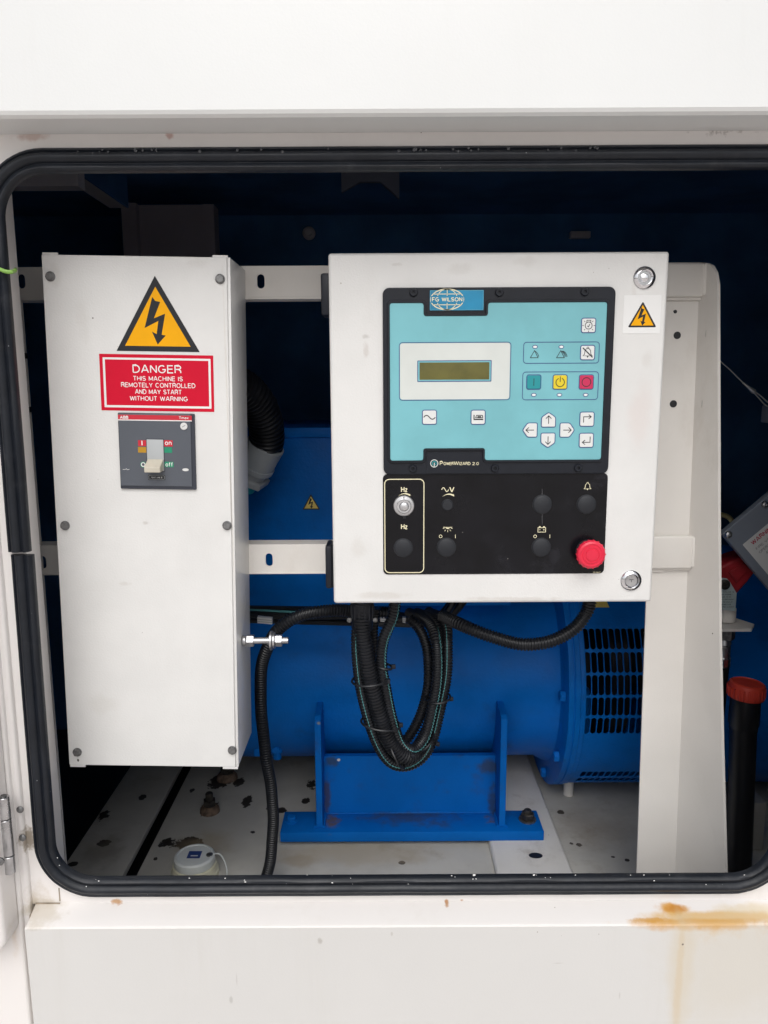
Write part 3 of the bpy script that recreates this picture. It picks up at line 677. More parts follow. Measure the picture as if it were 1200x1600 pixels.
warn_triangle(q, lx, lz_, l1[0] - l0[0], -.0004, m_tri, m_yellow); build(q, 'warning_triangle', bb, Fb, label='large yellow warning triangle with black lightning arrow')
def zr(xa, xb, ya, yb):
    xm, ym = (xa + xb) / 2, (ya + yb) / 2
    return z1(xa, ym)[0], z1(xb, ym)[0], z1(xm, yb)[1], z1(xm, ya)[1]
q = MB(); r_ = zr(75, 862, 596, 988); q.flat(rrect(*r_, .0005, 2), -.0003, m_red)
sg = build(q, 'danger_sign', bb, Fb, label='red sign lettered in white')
q = MB(); q.ring(rrect(*zr(98, 843, 620, 966), .0003, 1), rrect(*zr(113, 828, 634, 951), .0003, 1), -.0004, m_white); build(q, 'sign_border', sg, Fb)
q = MB()
for s_, xa, xb, ya, yb, bo in (('DANGER', 299, 637, 668, 725, .0001), ('THIS MACHINE IS', 302, 648, 746, 779, .0001), ('REMOTELY CONTROLLED', 219, 735, 792, 825, .0001), ('AND MAY START', 316, 640, 838, 871, .0001), ('WITHOUT WARNING', 280, 682, 885, 918, .0001)):
    x0, x1, za, zb_2 = zr(xa, xb, ya, yb); q.text(s_, x0, x1, (za + zb_2) / 2, zb_2 - za, -.0004, m_white, bo)
build(q, 'lettering', sg, Fb)
# circuit breaker
q = MB(); x0, x1, za, zb2 = zr(211, 737, 1002, 1528)
q.prism(rrect(x0, x1, za, zb2, .0012, 2), -.0035, .001, m_brkdark, .0008)
q.prism(rrect(x0 + .001, x1 - .0045, za + .004, zb2 - .001, .001, 2), -.0050, -.003, m_breaker, .0008)
cb = build(q, 'circuit_breaker', bb, Fb, label='dark grey circuit breaker with cream lever switched off')
CBY = -.0052
q = MB(); xa, xb, za, zb2 = zr(206, 716, 1015, 1048); q.flat(rrect(xa, xb, za, zb2, .0002, 1), CBY, m_brkred); q.flat(rrect(xa, xb, za - .0012, za, .0001, 1), CBY, m_white)
x0, x1, u0, u1 = zr(220, 278, 1020, 1041); q.text('ABB', x0, x1, (u0 + u1) / 2, u1 - u0, CBY - .0002, m_white, .0003)
x0, x1, u0, u1 = zr(627, 694, 1024, 1043); q.text('Tmax', x0, x1, (u0 + u1) / 2, u1 - u0, CBY - .0002, m_white, .0001)
build(q, 'brand_strip', cb, Fb)
q = MB()
for r_, m_ in (((345, 410, 1188, 1229), m_brkred), ((521, 584, 1188, 1231), m_brkred), ((345, 410, 1235, 1274), m_brkyel), ((521, 580, 1237, 1275), m_brkgrn), ((521, 590, 1337, 1374), m_brkgrn)):
    q.flat(rrect(*zr(*r_), .0002, 1), CBY, m_)
x0, x1, u0, u1 = zr(369, 376, 1191, 1223); q.flat(rrect(x0, x1, u0, u1, .0001, 1), CBY - .0002, m_white)
x0, x1, u0, u1 = zr(531, 577, 1188, 1222); q.text('on', x0, x1, (u0 + u1) / 2, u1 - u0, CBY - .0002, m_white, .0001)
x0, x1, u0, u1 = zr(535, 586, 1340, 1370); q.text('off', x0, x1, (u0 + u1) / 2, u1 - u0, CBY - .0002, m_white, .0001)
cx, cz = z1(381, 1356); q.ring(ell(cx, cz, .0030), ell(cx, cz, .0019), CBY - .0002, m_white)
q.ring(ell(cx, cz, .0038), ell(cx, cz, .0030), CBY - .0001, m_brkgrn)
x0, x1, u0, u1 = zr(415, 533, 1428, 1463); q.flat(rrect(x0, x1, u0, u1, .0005, 2), CBY, m_ink); q.stroke(rrect(x0 + .001, x1 - .001, u0 + .001, u1 - .001, .0004, 1), .0003, CBY - .0002, m_grey, True); q.text('TEST LINE B', x0 + .004, x1 - .004, (u0 + u1) / 2, .0016, CBY - .0002, m_white)
q.stroke([z1(240, 1390), z1(256, 1390), z1(266, 1385), z1(270, 1392), z1(286, 1389)], .0005, CBY - .0002, m_white)
build(q, 'breaker_marking', cb, Fb)
q = MB(); cx, cz = z1(662, 1092); q.lathe((cx, CBY + .0004, cz), (0, -1, 0), [(.0047, 0), (.0047, .001), (.0040, .0016)], m_label, 20); q.stroke([(cx - .002, cz - .001), (cx + .002, cz + .0015)], .0006, CBY - .0014, m_greyink); build(q, 'seal_button', cb, Fb)
q = MB(); cx, cz = z1(673, 1392); q.flat(ell(cx, cz, .0042, .0019), CBY, m_label); build(q, 'test_button', cb, Fb)
q = MB(); x0, x1, u0, u1 = zr(408, 523, 1183, 1400); q.box(x0, x1, CBY - .0008, CBY + .001, u0, u1, m_brkslot, .0004); q.box(x0 - .0008, x1 + .0008, CBY - .0002, CBY + .001, u0 - .0008, u1 + .0008, m_brkdark); build(q, 'lever_slot', cb, Fb)
q = MB(); x0, x1, u0, u1 = zr(413, 522, 1312, 1398)
q.hexa([(x0, CBY - .0008, u0), (x1, CBY - .0008, u0), (x1, CBY - .0008, u1 - .001), (x0, CBY - .0008, u1 - .001), (x0, CBY - .017, u0 - .0008), (x1, CBY - .017, u0 - .0008), (x1, CBY - .017, u0 + .006), (x0, CBY - .017, u0 + .006)], m_lever)
bmt = build(q, 'lever', cb, Fb)
bv = bmt.modifiers.new('bevel', 'BEVEL'); bv.width = .0009; bv.segments = 2
# earth stud on the right side
es = MB(); yc = YB + .04; c0 = at(380, 1001, yc); zc_ = c0.z
xs = lambda x: at(x, 1001, yc).x
es.lathe((xs(384), yc, zc_), (1, 0, 0), [(.0046, 0), (.0046, xs(451) - xs(384) - .0008), (.0038, xs(451) - xs(384))], m_steel, 16)
stud = build(es, 'earth_stud', bb)
for x0, x1, r_, sg_ in ((385, 397, .0088, 6), (379, 384.5, .0075, 16), (422, 426, .0135, 24), (426.5, 430, .0112, 24), (430.5, 441, .0088, 6)):
    q = MB(); w_ = xs(x1) - xs(x0); q.lathe((xs(x0), yc, zc_), (1, 0, 0), [(r_ * .95, 0), (r_, w_ * .12), (r_, w_ * .88), (r_ * .95, w_)], m_steel, sg_, sg_ > 8, .2)
    build(q, 'nut' if sg_ == 6 else 'washer', stud)

# ================================================================== CONTROL CABINET
YC = .995
cc = thing('control_cabinet', 'square white cabinet holding the teal control panel', 'control box', (at(770, 942, YC).x, YC + .06, at(770, 942, YC).z))
g = lambda px, py, Y=YC: (at(px, py, Y).x, at(px, py, Y).z)
def gr(xa, xb, ya, yb, Y=YC):
    xm, ym = (xa + xb) / 2, (ya + yb) / 2
    return g(xa, ym, Y)[0], g(xb, ym, Y)[0], g(xm, yb, Y)[1], g(xm, ya, Y)[1]
cx0 = (g(513, 395)[0] + g(521, 942)[0]) / 2; cx1 = (g(1046, 396)[0] + g(1018, 942)[0]) / 2; cz0, cz1 = g(770, 942)[1], g(770, 394)[1]
q = MB(); q.box(cx0 + .004, cx1 - .004, YC + .019, YC + .112, cz0 + .003, cz1 - .002, m_box, .002)
q.box(cx0 + .003, cx1 - .008, YC + .018, YC + .021, cz1 - .002, cz1 + .0022, m_box)
build(q, 'body', cc)
q = MB(); q.prism(rrect(cx0, cx1, cz0, cz1, .004, 4), YC, YC + .0185, m_box, .0035, 3); build(q, 'cabinet_door', cc)
for y0, y1 in ((429, 494), (850, 916)):
    q = MB(); a, b = at(502 if y0 < 500 else 509, y0, YC + .02), at(520, y1, YC + .02)
    q.box(a.x, b.x, YC + .006, YC + .05, b.z, a.z, m_black, .003, 2); q.lathe((a.x + .006, YC + .014, b.z + .001), (0, 0, 1), [(.006, 0), (.006, a.z - b.z - .002)], m_black, 14)
    build(q, 'hinge', cc)
for x, y, k_ in ((1007, 434, 0), (986, 907, 1)):
    q = MB(); q.lathe((0, 0, 0), (0, -1, 0), [(.0140, 0), (.0140, .0012), (.0128, .0028), (.0098, .0040), (.0092, .0034), (.0088, .0005), (.0088, -.003)], m_chrome, 32)
    lk = build(q, 'lock', cc, TR(at(x, y, YC)))
    q = MB(); q.lathe((0, .001, 0), (0, -1, 0), [(.0088, 0), (.0082, .0003), (.0080, -.0004), (.0056, -.0004), (.0048, .0028), (.0036, .0034)] if k_ == 0 else [(.0090, 0), (.0088, .0012), (.0080, .0022), (0, .0022)], m_chrome if k_ == 0 else m_steel, 24)
    if k_: q.flat(rrect(-.0028, .0028, .0010, .0022, .0002, 1), -.0016, m_greyink); q.flat(rrect(-.0006, .0006, -.002, .0011, .0002, 1), -.00162, m_greyink)
    build(q, 'lock_barrel', lk, TR(at(x, y, YC)))
q = MB(); r_ = gr(974, 1032, 461, 521); q.flat(rrect(*r_, .001, 2), YC - .0003, m_white)
stk = build(q, 'warning_sticker', cc, label='small white sticker with yellow lightning triangle')
q = MB(); c = g(1003, 513); warn_triangle(q, c[0], c[1], g(1028.5, 510)[0] - g(978.5, 510)[0], YC - .0004, m_tri, m_yellow, True); build(q, 'warning_triangle', stk)

# --- upper module: black bezel round the teal membrane
YM = YC - .0075
q = MB(); bz = gr(597.5, 957, 448.5, 741, YC - .004)
k_ = lambda *p_: [g(x, y, YM) for x, y in p_]
x0, x1, za, zb2 = gr(598.5, 956.5, 448.5, 741, YC - .004)
# teal outline with its two notches (local rectangle corners measured on the photograph)
tx0, tx1, tz0, tz1 = gr(609.5, 944.5, 472.5, 719, YM)
n1x0, n1x1 = g(662, 484, YM)[0], g(763, 484, YM)[0]; n1z = g(712, 493.5, YM)[1]
n2x0, n2x1 = g(661.5, 710, YM)[0], g(758, 710, YM)[0]; n2z = g(710, 700.5, YM)[1]
def rounded(pts, r, n=4):
    out = []; N_ = len(pts)
    for i in range(N_):
        p = Vector(pts[i]); a = Vector(pts[i - 1]) - p; b = Vector(pts[(i + 1) % N_]) - p
        rr = min(r, a.length * .45, b.length * .45)
        p1, p2 = p + a.normalized() * rr, p + b.normalized() * rr
        for k in range(n + 1):
            t = k / n; out.append(tuple((1 - t) ** 2 * p1 + 2 * t * (1 - t) * p + t * t * p2))
    return out
teal_pts = [(tx0, tz0), (n2x0, tz0), (n2x0, n2z), (n2x1, n2z), (n2x1, tz0), (tx1, tz0), (tx1, tz1), (n1x1, tz1), (n1x1, n1z), (n1x0, n1z), (n1x0, tz1), (tx0, tz1)]
teal = rounded(teal_pts, .0035)
bez_out = [(x0, za), (n2x0 + .0001, za), (n2x0 + .0002, za), (n2x1, za), (n2x1 + .0001, za), (x1, za), (x1, zb2), (n1x1, zb2), (n1x1 - .0001, zb2), (n1x0 + .0001, zb2), (n1x0, zb2), (x0, zb2)]
q.prism(rrect(x0, x1, za, zb2, .0085, 6), YM + .003, YC - .0002, m_black, .0015, 2)
# raised rim: a band round the outside, a band round the membrane, tabs for the plates
o1 = rrect(x0 + .0007, x1 - .0007, za + .0007, zb2 - .0007, .008, 6)
mod = build(q, 'control_module', cc, label='black framed teal control panel with display and keys')
q = MB()
outer = offset(teal, -.0024)
kk = len(teal)
def lip(mb, poly, w0, w1, y0, y1, m):     # raised lip following an outline
    a, b, c, d = offset(poly, -w1), offset(poly, -w1 + .0006), offset(poly, -w0 - .0004), offset(poly, -w0)
    mb.ring(b, c, y1, m); n_ = len(poly)
    for (p1, ya, p2, yb) in ((a, y0, b, y1), (c, y1, d, y0)):
        mb.add([(x, ya, z) for x, z in p1] + [(x, yb, z) for x, z in p2], [(i, (i + 1) % n_, n_ + (i + 1) % n_, n_ + i) for i in range(n_)], m)
lip(q, teal, .0002, .0034, YM + .0030, YM + .0008, m_black)
build(q, 'panel_rim', mod)
TY = YM + .0022
q = MB(); q.flat(teal, TY, m_teal); memb = build(q, 'membrane', mod)
# all pixel measures below sit on the plane of the membrane
G = lambda x, y: g(x, y, TY)
GR = lambda a, b, c, d: gr(a, b, c, d, TY)
E1, E2, E3 = TY - .0002, TY - .0006, TY - .0009
mm = .001
ln = .0007
for r_ in ((624, 797.5, 535, 625), (818, 936, 534.5, 567.5), (816.5, 934.5, 581, 624.5)):
    q = MB(); q.stroke(rrect(*GR(*r_), .0038, 4), .0009, E1 - .0001, m_navy, True); build(q, 'printed_outline', mod)
q = MB(); q.flat(ell(0, 0, .0036, .0024, 16), 0, m_navy); q.flat(ell(0, 0, .0026, .0015, 16), -.0001, m_white); l0_ = None
for x, y in ((836, 542), (877, 542), (834, 617), (874, 617), (915, 617)):
    c = G(x, y); M = TR((c[0], E1, c[1]))
    if l0_ is None: l0_ = build(q, 'indicator_lamp', mod, M)
    else: again(l0_, mod, M)
for x, arcs in ((835, 1), (876, 3)):
    c = G(x, 554); s_ = .0098; q = MB()
    q.stroke([(c[0] - s_ * .52, c[1] - s_ * .40), (c[0] + s_ * .48, c[1] - s_ * .40), (c[0], c[1] + s_ * .50)], .0008, E1, m_ink, True)
    for j_ in range(arcs): q.stroke(ell(c[0] - s_ * .35 + j_ * s_ * .14, c[1] - s_ * .42, s_ * .92, s_ * .95, 7, 8, 66), .0007, E1 - 1e-5, m_ink)
    build(q, 'alarm_symbol', mod)
q = MB(); q.flat(rrect(*GR(625, 796.5, 536, 624), .0034, 4), TY - .0001, m_screenf)
dsp = build(q, 'display', mod)
q = MB()
q.flat(rrect(*GR(652, 768, 563, 596.5), .0008, 2), TY - .0003, m_navy); q.flat(rrect(*GR(653.3, 766.7, 564.3, 595.2), .0005, 2), TY - .0004, m_teal); q.flat(rrect(*GR(655.5, 764.5, 566.2, 593.2), .0004, 2), TY - .0005, m_lcd)
build(q, 'lcd_glass', mod)
def key(x, y, face, icon, w=23.5, shape=None, name='key', border=m_navy):
    c = G(x, y); hw = (G(x + w / 2, y)[0] - G(x - w / 2, y)[0]) / 2
    mb = MB()
    if shape is None: pl = rrect(-hw, hw, -hw, hw, hw * .32, 4)
    else:
        e = .96 * hw
        base = [(-e, -hw * .98), (e, -hw * .98), (e, hw * .35), (0, hw * 1.02), (-e, hw * .35)]
        ang = {'up': 0, 'left': 90, 'down': 180, 'right': 270}[shape]; ca, sa = math.cos(R(ang)), math.sin(R(ang))
        pl = rounded([(px_ * ca - pz * sa, px_ * sa + pz * ca) for px_, pz in base], hw * .28, 4)
    mb.prism(pl, -.0004, .0002, border); mb.prism(offset(pl, .0011), -.0009, -.0003, face, .0004, 2)
    icon(mb, hw, -.00096)
    return build(mb, name, mod, TR((c[0], TY, c[1])))
def arrow(dx, dz):
    def f_(mb, h, y):
        e = (dx * h * .52, dz * h * .52); mb.stroke([(-dx * h * .5, -dz * h * .5), e], .0010, y, m_ink)
        px_, pz = -dz, dx
        mb.stroke([(e[0] - dx * h * .36 + px_ * h * .34, e[1] - dz * h * .36 + pz * h * .34), e, (e[0] - dx * h * .36 - px_ * h * .34, e[1] - dz * h * .36 - pz * h * .34)], .0010, y, m_ink)
    return f_
def i_lamp(mb, h, y):
    mb.stroke(ell(0, -.02 * h, h * .46, h * .46, 20), .0009, y, m_ink, True)
    mb.stroke([(-h * .26, h * .40), (-h * .26, h * .66), (h * .26, h * .66), (h * .26, h * .40)], .0008, y, m_ink)
    mb.stroke([(-h * .16, -.04 * h), (-h * .04, -h * .22), (h * .16, h * .18)], .0009, y, m_ink)
    for a in (0, 180, 225, 270, 315, 45, 135):
        ca, sa = math.cos(R(a)), math.sin(R(a)); mb.stroke([(ca * h * .66, sa * h * .66 - .02 * h), (ca * h * .84, sa * h * .84 - .02 * h)], .0008, y, m_ink)
def bell(mb, h, y, m, slash, w=.0008):
    mb.stroke([(-h * .62, -h * .42), (-h * .42, -h * .2), (-h * .36, h * .3), (-h * .16, h * .52), (h * .16, h * .52), (h * .36, h * .3), (h * .42, -h * .2), (h * .62, -h * .42)], w, y, m, True)
    mb.stroke(ell(0, h * .62, h * .12, h * .12, 8), w * .8, y, m, True); mb.flat([(-h * .14, -h * .46), (h * .14, -h * .46), (0, -h * .68)], y, m)
    if slash: mb.stroke([(-h * .66, h * .62), (h * .66, -h * .62)], .0014, y - .0001, m)
key(919.5, 508.5, m_key, i_lamp)
key(918, 551, m_key, lambda mb, h_, y: bell(mb, h_, y, m_ink, True))
key(834, 597, m_keyteal, lambda mb, h_, y: mb.stroke([(0, h_ * .48), (0, -h_ * .48)], .0009, y, m_ink))
def i_pow(mb, h, y):
    mb.stroke(ell(0, -h * .04, h * .56, h * .56, 22, 112, 428), .0010, y, m_ink); mb.stroke([(0, h * .72), (0, 0)], .0010, y, m_ink)
key(875, 597, m_keyyel, i_pow)
key(916, 597, m_keyred, lambda mb, h_, y: mb.stroke(ell(0, 0, h_ * .58, h_ * .58, 24), .0010, y, m_ink, True))
key(671, 652, m_key, lambda mb, h_, y: mb.stroke([(h_ * (-.78 + 1.56 * i / 16), h_ * .26 * math.sin(2 * math.pi * i / 16)) for i in range(17)], .0012, y, m_ink))
def i_eng(mb, h, y):
    mb.flat([(-h * .62, -h * .36), (h * .68, -h * .36), (h * .68, -h * .18), (-h * .62, -h * .18)], y, m_ink)
    mb.flat([(-h * .62, -h * .2), (-h * .48, -h * .2), (-h * .48, h * .32), (-h * .62, h * .32)], y, m_ink)
    mb.stroke([(-h * .34, -h * .02), (-h * .2, h * .26), (h * .54, h * .26), (h * .62, 0), (h * .5, -h * .06), (-h * .3, -h * .06)], .0010, y, m_ink, True)
    mb.flat([(-h * .1, 0), (h * .4, 0), (h * .4, h * .16), (-h * .1, h * .16)], y, m_ink)
key(747, 652, m_key, i_eng)
key(857, 656, m_key, arrow(0, 1), 24.5, 'up'); key(856, 688, m_key, arrow(0, -1), 24.5, 'down'); key(828, 672, m_key, arrow(-1, 0), 24.5, 'left'); key(886, 672, m_key, arrow(1, 0), 24.5, 'right')
def i_tr(mb, h, y):
    mb.stroke([(-h * .46, -h * .44), (-h * .46, h * .32), (h * .52, h * .32)], .0010, y, m_ink); mb.stroke([(h * .2, h * .6), (h * .54, h * .32), (h * .2, h * .04)], .0010, y, m_ink)
def i_en(mb, h, y):
    mb.stroke([(h * .48, h * .5), (h * .48, -h * .26), (-h * .5, -h * .26)], .0010, y, m_ink); mb.stroke([(-h * .18, h * .04), (-h * .54, -h * .26), (-h * .18, -h * .56)], .0010, y, m_ink)
key(917, 655, m_key, i_tr); key(916, 688, m_key, i_en)
# screws in the bezel
q = MB(); q.lathe((0, 0, 0), (0, -1, 0), [(.0052, 0), (.0052, .0016), (.0042, .0030), (.0023, .0030), (.0021, .0006), (0, .0006)], m_black, 20); b0 = None
for x, y in ((646, 457), (780, 457), (913.5, 456), (645, 732), (773, 731.5), (903, 731)):
    M = TR(at(x, y, YM + .003))
    if b0 is None: b0 = build(q, 'module_screw', mod, M)
    else: again(b0, mod, M)
# maker's badge
BY = YM + .0028
q = MB(); r_ = gr(671.5, 755.5, 453.5, 485, BY); q.prism(rrect(*r_, .0006, 2), BY - .0012, BY + .001, m_badge)
q.stroke(rrect(r_[0] + .0006, r_[1] - .0006, r_[2] + .0006, r_[3] - .0006, .0004, 2), .0003, BY - .0013, m_teal, True)
c = g(698.5, 468, BY); y = BY - .0014; ex, ez = .0206, .0125
q.stroke(ell(*c, ex, ez, 32), .0012, y, m_cream, True)
q.stroke(ell(*c, ex * .62, ez, 32), .0009, y, m_cream, True); q.stroke([(c[0], c[1] - ez), (c[0], c[1] + ez)], .0009, y, m_cream)
for dz in (.52, -.52): q.stroke([(c[0] - ex * .85, c[1] + ez * dz), (c[0] + ex * .85, c[1] + ez * dz)], .0009, y, m_cream)
q.flat(rrect(c[0] - ex * .99, c[0] + ex * .99, c[1] - .0042, c[1] + .0042, .001, 2), y - .0001, m_badge)
q.text('FG WILSON', c[0] - ex * .92, c[0] + ex * .92, c[1], .0052, y - .0002, m_cream, .00022)
build(q, 'badge', mod, label='blue badge with a cream globe emblem')
q = MB(); r_ = gr(667, 750.5, 706.5, 739, BY); q.prism(rrect(*r_, .0005, 2), BY - .0008, BY + .001, m_black)
y = BY - .0010; c = g(678.5, 724, BY); q.stroke(ell(*c, .0047, .0047, 22), .0009, y, m_screenf, True); q.stroke(ell(*c, .0026, .0026, 12, -60, 240), .0011, y, m_keyteal); q.stroke([(c[0], c[1] + .001), (c[0], c[1] - .004)], .0010, y, m_screenf)
for s_, xa, xb, cp in (('P', 687, 692.3, 6.2), ('OWER', 693, 708.6, 4.8), ('W', 708.8, 717, 6.2), ('IZARD', 717.4, 735, 4.8), ('2.0', 737.8, 748, 4.8)):
    q.text(s_, g(xa, 724, BY)[0], g(xb, 724, BY)[0], g(xa, 724 + (6.2 - cp) / 2 - .4, BY)[1], cp * .00083, y, m_cream, .00012)
build(q, 'name_plate', mod)

# --- lower switch panel
YS = YC - .0012
q = MB(); r_ = gr(598.5, 947, 740, 897, YS); q.prism(rrect(*r_, .006, 4), YS, YC - .0001, m_overlay, .0006, 2)
swp = build(q, 'switch_panel', cc, label='black switch panel under the teal control panel')
S = lambda x, y: g(x, y, YS)
SP = YS - .0003
q = MB(); q.stroke(rrect(*gr(601.3, 662.2, 748.8, 894.6, YS), .006, 5), .0012, SP, m_cream, True); build(q, 'printed_outline', swp)
def wedge(q, xa, ya, xb, yb, h_):
    a, b = S(xa, ya), S(xb, yb); n_ = 8; up_, lo = [], []
    for i in range(n_ + 1):
        t = i / n_; x = a[0] + (b[0] - a[0]) * t; z = a[1] + (b[1] - a[1]) * t + .0026 * math.sin(math.pi * t)
        up_.append((x, z + .0001)); lo.append((x, z - h_ * t))
    q.flat(up_ + lo[::-1], SP, m_cream)
for cy in (765, 823):
    q = MB(); x0, x1, u0, u1 = gr(626.5, 636.8, cy - 4.6, cy + 4, YS); q.text('Hz', x0, x1, (u0 + u1) / 2, u1 - u0, SP, m_cream, .0001, .15)
    if cy == 765: wedge(q, 622, 775, 641, 772.5, .0022)
    build(q, 'printed_symbol', swp)
q = MB(); wedge(q, 691, 776, 709.5, 773, .0024)
a, b = S(690, 765), S(701, 765)
q.stroke([(a[0] + (b[0] - a[0]) * i / 16, a[1] + .0026 * math.sin(2 * math.pi * i / 16)) for i in range(17)], .0010, SP, m_cream)
x0, x1, u0, u1 = gr(702, 710, 760.5, 769.5, YS); q.text('V', x0, x1, (u0 + u1) / 2, u1 - u0, SP, m_cream, .0001, .16); build(q, 'printed_symbol', swp)
c = S(699.5, 825); q = MB(); q.stroke([(c[0] - .0060, c[1] + .001), (c[0] + .0060, c[1] + .001)], .0008, SP, m_cream); q.flat(ell(c[0], c[1] + .001, .0028, .0024, 10, 180, 360), SP, m_cream)
for a_ in (195, 232, 270, 308, 345): q.stroke([(c[0] + .0044 * math.cos(R(a_)), c[1] + .0008 + .0038 * math.sin(R(a_))), (c[0] + .0066 * math.cos(R(a_)), c[1] + .0008 + .0062 * math.sin(R(a_)))], .0007, SP, m_cream)
build(q, 'printed_symbol', swp)
for xo, xi in ((688.5, 711.5), (836, 859)):
    q = MB(); c = S(xo, 838); q.stroke(ell(*c, .0019, .0019, 14), .0007, SP, m_cream, True); build(q, 'printed_symbol', swp)
    q = MB(); c = S(xi, 838); q.stroke([(c[0], c[1] - .0024), (c[0], c[1] + .0024)], .0007, SP, m_cream); build(q, 'printed_symbol', swp)
c = S(846.5, 827.5); q = MB(); q.stroke([(c[0] - .0050, c[1] - .0032), (c[0] + .0050, c[1] - .0032), (c[0] + .0050, c[1] + .0026), (c[0] - .0050, c[1] + .0026)], .0008, SP, m_cream, True)
for dx in (-.0028, .0028): q.stroke([(c[0] + dx - .0012, c[1] + .0038), (c[0] + dx + .0012, c[1] + .0038)], .0014, SP, m_cream); q.stroke([(c[0] + dx - .001, c[1] - .0002), (c[0] + dx + .001, c[1] - .0002)], .0007, SP, m_cream)
q.stroke([(c[0] + .0028, c[1] - .0012), (c[0] + .0028, c[1] + .0008)], .0007, SP - 1e-5, m_cream); build(q, 'printed_symbol', swp)
c = S(918, 760); bell(q_ := MB(), .0074, 0, m_cream, False, .0007); q = MB(); q.add([(x + c[0], SP, z + c[1]) for x, y, z in q_.v], q_.f, m_cream); build(q, 'printed_symbol', swp)
x0, x1, u0, u1 = gr(926, 938, 893.2, 895.6, YS); q = MB(); q.text('351 9967', x0, x1, (u0 + u1) / 2, u1 - u0, SP, m_cream); build(q, 'part_number', swp)
for y0, y1 in ((764, 773), (803, 820)):
    q = MB(); c, d = S(847, y0), S(847, y1); q.stroke([c, d], .0003, SP, m_greyink); build(q, 'scratch_line', swp)
def plug(x, y, r_):
    mb = MB(); mb.lathe((0, 0, 0), (0, -1, 0), [(r_ * 1.06, 0), (r_ * 1.06, .0006), (r_, .0008), (r_ * .97, .0026), (r_ * .86, .0034), (0, .0036)], m_plug, 28)
    return build(mb, 'blanking_plug', swp, TR(at(x, y, YS)))
for x, y in ((630, 856), (697.5, 855), (845.5, 855), (847, 788), (916, 788)): plug(x, y, .0122)
plug(699, 789, .0074)
q = MB(); q.lathe((0, 0, 0), (0, -1, 0), [(.0138, 0), (.0138, .0015), (.0128, .0028), (.0096, .0034), (.0094, .0075), (.0086, .0085), (.0062, .0085), (.0058, .0075), (.0052, .0100), (.0040, .0108), (0, .0108)], m_knob, 36)
q.stroke([(0, .0098), (0, .0126)], .0012, -.0034, m_ink)
q.box(-.0012, .0026, -.002, 0, -.0172, -.0130, m_ink, .0005)
build(q, 'speed_knob', swp, TR(at(631, 790, YS)))
ep = at(917.5, 861.5, YS); EM = TR(ep)
q = MB(); q.lathe((0, 0, 0), (0, -1, 0), [(.0158, 0), (.0158, .003), (.0140, .005), (.0130, .013), (.0128, .016)], m_plug, 32); est = build(q, 'stop_button', swp, EM, label='red mushroom emergency stop button')
q = MB(); q.lathe((0, -.013, 0), (0, -1, 0), [(.0150, 0), (.0176, .001), (.0186, .003), (.0186, .0065), (.0174, .0088), (.0150, .0100), (.0138, .0098), (.0134, .0092), (.0118, .0092), (.0114, .0100), (.0098, .0101), (.0094, .0094), (.0078, .0094), (.0074, .0103), (0, .0104)], m_estop, 48)
for k_ in range(18):
    a = 2 * math.pi * k_ / 18; q.box(math.cos(a) * .0184 - .0009, math.cos(a) * .0184 + .0009, -.0200, -.0150, math.sin(a) * .0184 - .0009, math.sin(a) * .0184 + .0009, m_estop, .0004)
build(q, 'stop_head', est, EM, auto=28)

# ================================================================== BASE FLOOR
base = thing('base_deck', 'dirty off-white steel deck with oil spots under the blue machine', 'deck', (0, 1.6, FLOOR - .05))
xa, xb, xc = fl(112, 1335)[0], fl(195, 1362)[0], fl(216, 1362)[0]
q = MB(); q.box(xa, xb, .96, 1.995, FLOOR - .012, FLOOR, m_floor, .0015); build(q, 'deck_plate', base)
q = MB(); q.box(xc, fl(772, 1330)[0] + .03, .96, 1.995, FLOOR - .012, FLOOR, m_floor, .0015); build(q, 'deck_plate', base)
rz = FLOOR + .012
ra, rb = atz(775, 1358, rz).x, atz(895, 1360, rz).x
q = MB(); q.box(ra, rb, .96, 1.99, FLOOR - .015, rz, m_rail, .006, 3); build(q, 'deck_rail', base)
c = atz(837, 1337, rz); q = MB(); q.add([(c.x + .013 * math.cos(t * math.pi / 10), c.y + .009 * math.sin(t * math.pi / 10), rz + .0004) for t in range(20)], [tuple(range(20))], m_ink); build(q, 'bolt_hole', base)
q = MB(); q.box(rb - .02, 1.9, .96, 1.995, FLOOR - .02, FLOOR - .004, m_floor, .0015); build(q, 'deck_plate', base)
q = MB(); q.box(-1.2, 1.9, .96, 1.995, FLOOR - .06, FLOOR - .05, m_tube); build(q, 'deck_bottom', base)
# rusty stubs standing on the deck
for x, y, s_, lab in ((328, 1268, 1.0, 'oily bolt stub on a rusty boss, nearest the white cap'), (355, 1216, 1.15, 'rusty bolt boss on the deck just under the breaker box')):
    c = atz(x, y, FLOOR); q = MB()
    q.lathe(c, (0, 0, 1), [(.021 * s_, 0), (.020 * s_, .007), (.016 * s_, .013), (.013 * s_, .015)], m_rustbolt, 16); 
    t_ = thing('bolt_stub', lab, 'bolt', c, 'rusty bolt stubs on the deck'); build(q, 'boss', t_)
    q = MB(); q.lathe(c + Vector((0, 0, .0148)), (0, 0, 1), [(.0135 * s_, 0), (.0135 * s_, .012)], m_oily, 6, False); build(q, 'nut', t_)
    q = MB(); q.lathe(c + Vector((0, 0, .0268)), (0, 0, 1), [(.008 * s_, 0), (.008 * s_, .014), (.006 * s_, .016)], m_oily, 14); build(q, 'stud', t_)
